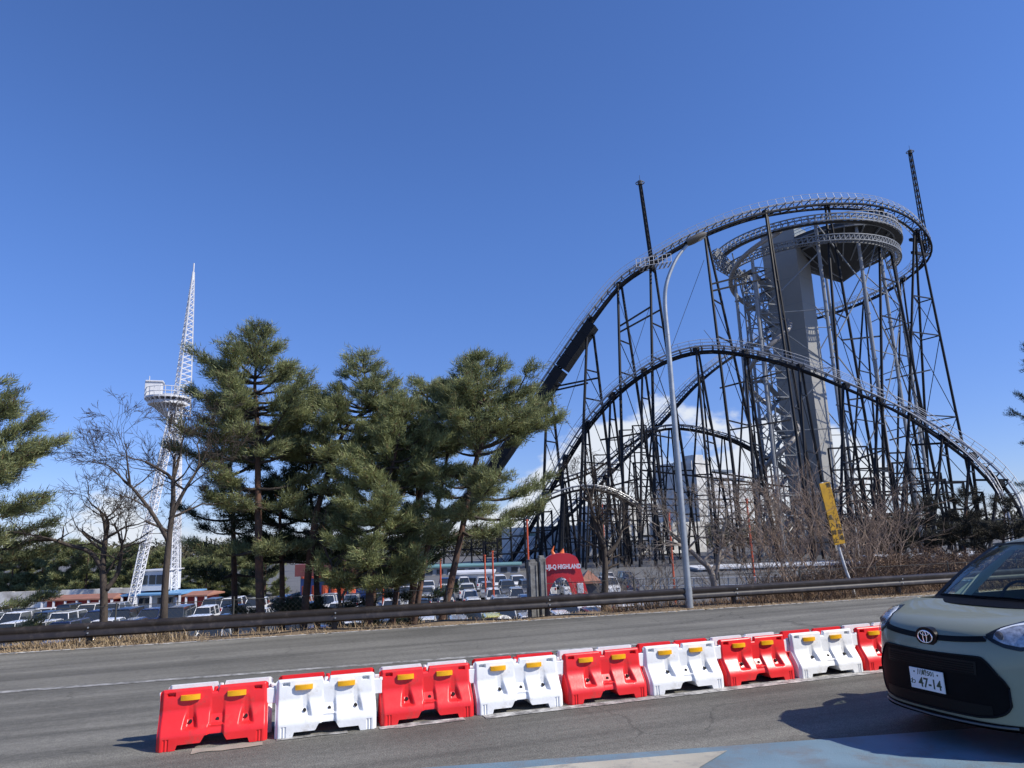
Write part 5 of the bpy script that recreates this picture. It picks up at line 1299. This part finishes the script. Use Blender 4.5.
def pine(label, trunks, crown, seed, ndl=None, bark=None, nper=38, ln=.14, wd=.016, r0=.15, tuft=.15, name='pine_tree', group='pines behind the guard rail', density=1.0, loose=0.0):
    """trunks: lists of points; crown: list of (trunk index, u0, u1, whorls, [length at u0, mid, top], lean vector, droop)"""
    q = random.Random(seed); base = np.array(trunks[0][0]); t = thing(name, label, 'tree', base, group)
    tb_ = MB(); br = MB(); cents = []; dirs = []
    spl = []
    for k, tr in enumerate(trunks):
        sp_ = spline(tr, 8); spl.append(sp_); rr = r0*(1 if k == 0 else .8)
        tb_.tube(sp_, [rr*(1-.86*(i/(len(sp_)-1))**1.1) for i in range(len(sp_))], 10)
    for (k, u0, u1, wh, lens, lean, droop) in crown:
        sp_ = spl[k]
        for w_ in range(wh):
            u = u0+(u1-u0)*(w_+q.uniform(-.3, .3))/max(1, wh-1); u = max(0, min(1, u)); f = (u-u0)/(u1-u0+1e-6); f = max(0, min(1, f))
            pos = sp_[int(u*(len(sp_)-1))]; Lb = interp(f, [0, .5, 1], lens)
            nb = q.randint(3, 5)
            a0 = q.uniform(0, 6.28)
            for i in range(nb):
                a = a0+2*math.pi*i/nb+q.uniform(-.5, .5); L = Lb*q.uniform(.62, 1.12)
                h = np.array((math.cos(a), math.sin(a), 0)); L *= 1+.55*float(h.dot(np.array(lean)))
                if L < .12: continue
                rise = lerp(-.12, .75, f**1.6)[()] if False else (-.12+.85*f**1.6)
                pts = []; ph = q.uniform(-.3, .3); side_ = perp(h)
                for s_ in np.linspace(0, 1, 7):
                    p_ = pos+h*L*s_+side_*L*.16*math.sin(s_*2.4+ph*3)*ph*2+np.array((0, 0, L*(rise*s_-droop*s_*(1-s_)*1.3+.20*s_*s_)))
                    pts.append(p_)
                br.tube(pts, [max(.006, .020+.016*L)*(1-.8*s_) for s_ in np.linspace(0, 1, 7)], 5, cap=False)
                nt = max(3, int(L*11.5*density))
                for j in range(nt):
                    s_ = q.uniform(.30 if L > .8 else .1, 1.0)**.85; ii = min(5, int(s_*6)); p_ = lerp(pts[ii], pts[ii+1], s_*6-ii)
                    sd = q.choice((-1, 1)); d_ = h*q.uniform(.3, 1)+side_*sd*q.uniform(.2, 1.1)+np.array((0, 0, q.uniform(.0, .5))); d_ /= np.linalg.norm(d_)
                    tl = L*.26*(1.15-s_*.55)*q.uniform(.4, 1.1)+.08; e = p_+d_*tl
                    br.tube([p_, e], [.008, .004], 3, cap=False)
                    for z in range(2 if tl < .3 else 3):
                        cents.append(lerp(p_, e, 1-z*.36)); dirs.append(d_)
                cents.append(pts[-1]); dirs.append(h*.8+np.array((0, 0, .5)))
    tb_.build('trunk', bark or M_rbark, t, smooth=True); br.build('limbs', bark or M_bark, t, smooth=True)
    V, Fc = needles(np.array(cents), np.array(dirs), nper, ln, wd, spread=tuft); tri_mesh('crown', V, Fc, ndl or M_ndl, t)
    return t
def tp(px, py, off, x_hint=None):
    """point over the verge: column px, row py, at verge offset off"""
    r = ray(px, py); den = r[1]+.085*r[0]; return C0+r*((15.65+off)/den)
def tpz(px, off, z):
    p = tp(px, 600, off); d = p.dot(FW) if False else (p-C0).dot(FW); return np.array(G(px, d, z))
def trunk(off, base_px, pts, z0=None):
    z = z0 if z0 is not None else -.3-max(0, off-1.5)*.42
    return [tpz(base_px, off, z)]+[tp(a, b, off+(c[0] if c else 0)) for a, b, *c in pts]
Lr = tuple(RW)
# main pine left of centre
pine('tall straight pine with layered crown, the highest of the roadside pines', [trunk(3.2, 262, [(259, 560), (258, 480), (257, 420), (255, 378), (262, 332)])],
     [(0, .26, .52, 5, [1.3, 1.6, 1.8], (-.1*Lr[0], -.1*Lr[1], 0), .25), (0, .50, .985, 13, [1.95, 1.45, .25], (-.22*Lr[0], -.22*Lr[1], 0), .12)], 3, nper=36, r0=.115, density=1.1)
pine('bent pine with open flat topped crown right of the tallest pine', [trunk(3.6, 300, [(312, 540), (326, 480), (345, 430), (366, 405), (362, 358)])],
     [(0, .30, .5, 4, [1.1, 1.4, 1.4], (0, 0, 0), .2), (0, .48, .985, 12, [1.45, 1.25, .3], (-.15*Lr[0], -.15*Lr[1], 0), .12)], 8, nper=34, r0=.10)
pine('dense bushy pine with bright low hanging foliage at the centre of the row', [trunk(2.4, 368, [(372, 560), (384, 500), (396, 450), (402, 404)])],
     [(0, .20, .985, 18, [1.35, 1.35, .3], (.10*Lr[0], .10*Lr[1], 0), .34)], 14, ndl=M_ndl2, nper=38, r0=.105, density=1.2)
pine('slender pine behind the dense bushy pine with a loose top', [trunk(4.8, 408, [(418, 520), (425, 450), (428, 386)])],
     [(0, .50, .985, 9, [1.35, 1.2, .35], (-.1*Lr[0], -.1*Lr[1], 0), .1)], 19, nper=34, r0=.12)
pine('leaning pine with reddish trunk and wide crown at the right end of the row', [trunk(2.2, 436, [(447, 600), (460, 540), (474, 470), (486, 420), (483, 396), (476, 358)]), trunk(2.9, 410, [(425, 560), (441, 490), (452, 430), (462, 380)]), trunk(3.4, 388, [(404, 545), (425, 480), (440, 430), (452, 392)])],
     [(0, .36, .62, 7, [1.3, 1.75, 1.6], (.32*Lr[0], .32*Lr[1], 0), .32), (0, .64, .985, 9, [1.75, 1.3, .22], (.12*Lr[0], .12*Lr[1], 0), .12), (1, .60, .98, 6, [1.1, 1.0, .3], (0, 0, 0), .1), (2, .66, .98, 5, [.9, .9, .3], (-.1, 0, 0), .1)], 23, nper=36, r0=.10, density=1.1)
pine('big dark pine cut off by the left edge of the picture', [trunk(2.6, -34, [(-30, 560), (-28, 480), (-30, 430), (-32, 388)])],
     [(0, .12, .985, 16, [1.5, 1.5, .4], (.10*Lr[0], .10*Lr[1], 0), .18)], 31, ndl=M_ndl, nper=36, r0=.17, density=1.1)
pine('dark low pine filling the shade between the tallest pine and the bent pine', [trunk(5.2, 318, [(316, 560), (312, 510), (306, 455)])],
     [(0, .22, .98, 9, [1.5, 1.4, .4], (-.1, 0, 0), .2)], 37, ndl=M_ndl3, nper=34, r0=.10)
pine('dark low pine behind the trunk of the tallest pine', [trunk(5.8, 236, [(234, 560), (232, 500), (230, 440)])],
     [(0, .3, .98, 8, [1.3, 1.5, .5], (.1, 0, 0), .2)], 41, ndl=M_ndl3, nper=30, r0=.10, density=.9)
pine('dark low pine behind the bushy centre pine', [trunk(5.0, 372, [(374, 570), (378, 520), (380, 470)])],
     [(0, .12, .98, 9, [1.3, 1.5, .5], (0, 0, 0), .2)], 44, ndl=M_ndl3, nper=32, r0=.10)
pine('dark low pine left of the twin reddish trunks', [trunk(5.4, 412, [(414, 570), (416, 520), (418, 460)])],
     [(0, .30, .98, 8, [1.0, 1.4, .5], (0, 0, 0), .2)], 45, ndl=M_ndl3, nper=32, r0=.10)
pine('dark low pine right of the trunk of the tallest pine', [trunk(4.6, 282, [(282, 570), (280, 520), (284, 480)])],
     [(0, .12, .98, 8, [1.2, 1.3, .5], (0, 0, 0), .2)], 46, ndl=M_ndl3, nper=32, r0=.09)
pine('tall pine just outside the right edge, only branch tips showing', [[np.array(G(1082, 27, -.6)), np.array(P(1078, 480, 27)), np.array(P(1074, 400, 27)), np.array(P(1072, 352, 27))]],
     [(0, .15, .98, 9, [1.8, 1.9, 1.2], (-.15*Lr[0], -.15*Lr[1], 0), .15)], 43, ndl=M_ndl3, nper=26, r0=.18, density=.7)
# ------------------------------------------------------------------ bare trees
def bare(label, trunks, seed, m, depth=5, r0=.11, L0=1.3, spread=.55, up=.25, name='bare_tree', nch=(2, 3), group=None, shrink=.74, sides=6, cat='tree', twig=.0042, gnarl=.13):
    q = random.Random(seed); base = np.array(trunks[0][0]); t = thing(name, label, cat, base, group); tr = MB(); tw = MB()
    def grow(p, d, L, r, lv):
        pts = [p]; k = 4 if lv > 1 else 3; dd = d.copy()
        for i in range(k):
            dd = dd+np.array([q.gauss(0, gnarl), q.gauss(0, gnarl), q.gauss(up*.12, gnarl*.8)]); dd /= np.linalg.norm(dd); pts.append(pts[-1]+dd*L/k)
        r1 = max(twig*.6, r*.56); b = tr if r > .035 else tw
        b.tube(pts, [r+(r1-r)*i/k for i in range(k+1)], 7 if r > .035 else (4 if r > .012 else 3), cap=False)
        if lv <= 0: return
        for c in range(q.randint(*nch)):
            ii = q.choice((k, k, k-1, max(1, k-2))); a = q.uniform(0, 6.28); s_ = perp(dd); s2 = np.cross(dd, s_); sp_ = spread*q.uniform(.6, 1.3)
            nd = dd*math.cos(sp_)+(s_*math.cos(a)+s2*math.sin(a))*math.sin(sp_)+np.array((0, 0, up*.25)); nd /= np.linalg.norm(nd)
            grow(pts[ii], nd, L*shrink*q.uniform(.75, 1.15), max(twig, r1*(1 if ii == k else .8)*q.uniform(.7, .95)), lv-1)
    for k, trk in enumerate(trunks):
        sp_ = spline(trk, 5); rr = r0*(1 if k == 0 else .62); n = len(sp_)
        tr.tube(sp_, [rr*(1-.5*i/(n-1)) for i in range(n)], 9, cap=True)
        d_ = sp_[-1]-sp_[-2]; d_ /= np.linalg.norm(d_)
        for c in range(3):
            nd = d_+np.array((q.gauss(0, .5), q.gauss(0, .4), q.gauss(.1, .2))); nd /= np.linalg.norm(nd); grow(sp_[-1], nd, L0*q.uniform(.8, 1.1), rr*.46, depth)
        for c in range(4):
            i = int(n*q.uniform(.5, .95)); a = q.uniform(0, 6.28); nd = np.array((math.cos(a), math.sin(a)*.7, q.uniform(.2, .8))); nd /= np.linalg.norm(nd); grow(sp_[min(i, n-1)], nd, L0*q.uniform(.7, 1.0), rr*.36, depth-1)
    tr.build('trunk', m, t, smooth=True); tw.build('branches', m, t, smooth=True)
    return t
bare('tall bare tree with grey trunk and spreading branches in front of the white tower', [trunk(1.9, 163, [(165, 590), (169, 540), (173, 505), (173, 480)]), [tp(170, 520, 1.9), tp(182, 495, 1.9), tp(196, 472, 2.0)], [tp(168, 540, 1.9), tp(150, 510, 1.8), tp(130, 485, 1.8)]], 5, M_bark, 6, .085, .70, .54, .14, shrink=.77, nch=(2, 3))
bare('crooked bare tree with low forked trunk in front of the orange roofed shelter', [trunk(2.4, 103, [(104, 600), (103, 565), (106, 535)]), [tp(106, 590, 2.4), tp(118, 572, 2.4), tp(122, 545, 2.3)], [tp(103, 570, 2.4), tp(90, 552, 2.4), tp(68, 545, 2.4), tp(55, 540, 2.4)]], 6, M_bark, 5, .095, .62, .55, .1)
bare('small dark forked bare tree between the pine trunks', [trunk(2.2, 340, [(340, 610), (338, 585), (330, 560)]), [tp(340, 600, 2.2), tp(352, 580, 2.2), tp(364, 562, 2.2)]], 7, M_bark, 3, .05, .6, .5, .3)
bare('pruned bare tree with pale cut limbs right of the entrance arch', [trunk(2.6, 604, [(605, 590), (605, 560), (603, 540)]), [tp(604, 548, 2.6), tp(594, 518, 2.6), tp(590, 500, 2.6)], [tp(606, 556, 2.6), tp(616, 545, 2.6), tp(622, 530, 2.6)]], 9, M_bark, 5, .11, .55, .66, .12, nch=(2, 3))
bare('leaning bare tree with tangled twigs right of the street lamp', [trunk(3.2, 722, [(712, 575), (700, 560), (688, 548)]), [tp(716, 580, 3.2), tp(720, 550, 3.2), tp(726, 520, 3.2)], [tp(710, 573, 3.2), tp(735, 540, 3.4), tp(748, 518, 3.4)]], 10, M_twig, 6, .10, .66, .64, .08, nch=(2, 3))
def shrub(label, px, off, seed, n, h, m, L0=.6, depth=4, group='bare shrubs behind the guard rail'):
    q = random.Random(seed); b0 = tpz(px, off, -.35-max(0, off-1.5)*.3); t = thing('bare_shrub', label, 'shrub', b0, group); st = MB(); tw = MB()
    def grow(p, d, L, r, lv):
        pts = [p]; dd = d.copy()
        for i in range(3): dd = dd+np.array([q.gauss(0, .13), q.gauss(0, .13), q.gauss(.03, .1)]); dd /= np.linalg.norm(dd); pts.append(pts[-1]+dd*L/3)
        (st if lv == depth else tw).tube(pts, [r, r*.85, r*.72, r*.6], 6 if lv == depth else 3, cap=False)
        if lv <= 0: return
        for c in range(q.randint(2, 3)):
            nd = dd+np.array([q.gauss(0, .42), q.gauss(0, .42), q.gauss(.08, .25)]); nd /= np.linalg.norm(nd); grow(pts[q.choice((2, 3, 3))], nd, L*q.uniform(.55, .85), max(.0052, r*.6), lv-1)
    for i in range(n):
        a = q.uniform(0, 6.28); p = b0+np.array((math.cos(a)*.35, math.sin(a)*.3, 0)); d_ = np.array((math.cos(a)*q.uniform(.1, .75), math.sin(a)*q.uniform(.1, .6), 1.0)); d_ /= np.linalg.norm(d_); grow(p, d_, h*q.uniform(.35, .55), q.uniform(.012, .028), depth)
    st.build('stem', m, t, smooth=True); tw.build('branches', m, t, smooth=True)
for i, (px, off, n, h, m, lab) in enumerate([(772, 3.0, 12, 2.7, M_btwig, 'brown bare shrub left of the yellow sign beside the orange pole'), (806, 2.6, 14, 3.1, M_btwig, 'tall brown bare shrub directly left of the yellow sign'), (850, 2.8, 14, 3.0, M_btwig, 'tall pale stemmed bare shrub directly right of the yellow sign'), (884, 3.2, 12, 2.6, M_btwig, 'bare shrub at the left end of the brown hedge'), (660, 3.2, 9, 1.5, M_twig, 'low tangled bare shrub left of the street lamp'), (745, 3.6, 9, 1.8, M_twig, 'grey bare shrub right of the leaning bare tree'), (632, 3.4, 8, 1.6, M_twig, 'grey bare shrub right of the pruned bare tree')]):
    shrub(lab, px, off, 50+i, n, h, m)
# brown hedge to the right and dark scrub behind it
hb = np.array(G(965, 26, -.4)); hd_ = thing('hedge', 'dense brown leafless hedge behind the guard rail at the right', 'hedge', hb)
st = MB(); cs_ = []; ds_ = []; q = random.Random(77)
for i in range(5200):
    x = q.uniform(13.0, 36); o_ = q.gauss(3.1, .65); top_ = (.86+.10*math.sin(x*1.1)+.09*math.sin(x*2.7+1))*sstep(12.5, 16, x); z0 = -.6; p = np.array(along(x, o_, z0)); h_ = (top_-z0)*q.uniform(.55, 1.06); e = p+np.array((q.gauss(0, .22), q.gauss(0, .18), h_)); m2 = lerp(p, e, .55)+np.array((q.gauss(0, .06), q.gauss(0, .06), 0))
    st.tube([p, m2, e], [.009, .007, .004], 3, cap=False)
    for k in range(3):
        s_ = lerp(m2, e, q.random()); st.tube([s_, s_+np.array((q.gauss(0, .16), q.gauss(0, .16), q.gauss(.08, .1)))], [.005, .003], 3, cap=False)
    for k in range(2): cs_.append(lerp(p, e, q.uniform(.35, 1))); ds_.append((q.gauss(0, .5), q.gauss(0, .5), .5))
st.build('stem', mat('hedge twig bark', (.17, .115, .08), .9, var=.35, scale=3), hd_); V, Fc = needles(np.array(cs_), np.array(ds_), 9, .06, .03, .1, .10); tri_mesh('withered_leaves', V, Fc, M_brown, hd_)
M_scrub = mat_island('dark scrub needles', (.014, .016, .011), (.070, .062, .042), .8, .9)
for i, (px, d, top, r_, lab) in enumerate([(925, 44, 500, 1.5, 'dark ragged conifer behind the left part of the hedge'), (965, 42, 492, 1.6, 'dark ragged conifer behind the middle of the hedge'), (1003, 40, 505, 1.5, 'dark ragged conifer behind the car roof'), (890, 47, 520, 1.3, 'dark low conifer right of the bare shrubs')]):
    b0 = np.array(G(px, d, -2.6)); pine(lab, [[b0, lerp(b0, P(px, top, d), .5), np.array(P(px+2, top, d))]], [(0, .15, .97, 8, [r_*1.2, r_*1.25, .5], (0, 0, 0), .15)], 60+i, ndl=M_scrub, nper=26, ln=.2, wd=.026, r0=.12, tuft=.22, name='conifer_tree', group='dark conifers behind the hedge', density=.75)
# tree belt behind the retaining wall: one tree, copied
belt = []
def belt_tree(seed, h, r_):
    base = np.array((0, 0, 0.)); o = pine('x', [[base, base+np.array((.1, 0, h*.5)), base+np.array((0, .1, h))]], [(0, .06, .97, 9, [r_*1.05, r_, .4], (0, 0, 0), .15)], seed, ndl=M_ndl, nper=20, ln=.36, wd=.06, r0=.16, tuft=.36, name='conifer_tree', group='tree belt behind the retaining wall', density=.8); return o
bp_ = [belt_tree(90, 6.0, 2.1), belt_tree(91, 5.2, 2.3)]
qb = random.Random(5); labs = 'bushy green belt conifer, {} from the left above the pale wall'
for i in range(22):
    px = -50+i*15.0; src = bp_[i % 2]; o = src if i < 2 else copy_tree(src)
    d = 97+qb.uniform(0, 6); p = np.array(G(px, d, LOT+(1.6 if px < 140 else .3))); o.location = p; o.rotation_euler = (0, 0, qb.uniform(0, 6.28)); s_ = qb.uniform(.85, 1.12); o.scale = (s_, s_, s_*qb.uniform(.9, 1.1)); o['label'] = labs.format(ORD[i])

# far wood that closes the view behind the park
tw_ = np.array(G(600, 260, LOT)); V = []; q = np.random.default_rng(4); N_ = 66000
pxs = q.uniform(100, 1620, N_); dd = 262+q.uniform(-8, 14, N_); f_ = q.random(N_)**.7
M_wood = mat_island('far wood foliage', (.030, .040, .022), (.115, .100, .060), .9, .12)
b0 = np.array([G(p_, d_, LOT) for p_, d_ in zip(pxs[::60], dd[::60])]); b0 = np.repeat(b0, 60, 0)[:N_] + np.c_[q.normal(0, 3.2, (N_, 2)), np.zeros(N_)]
hh = 7.0+1.6*np.sin(pxs*.045)+1.3*np.sin(pxs*.13+1)+.9*np.sin(pxs*.37)
c_ = b0 + np.c_[np.zeros((N_, 2)), f_*hh]; a1 = q.normal(0, 1, (N_, 3))*.42; a2 = q.normal(0, 1, (N_, 3))*.42
V = np.stack([c_-a1, c_+a1, c_+a2], 1).reshape(-1, 3); wo = bpy.data.objects.new('treeline', bpy.data.meshes.new('treeline')); COL.objects.link(wo); wo.data.from_pydata(V.tolist(), [], np.arange(N_*3).reshape(-1, 3).tolist()); wo.data.materials.append(M_wood); tag(wo, kind='stuff')
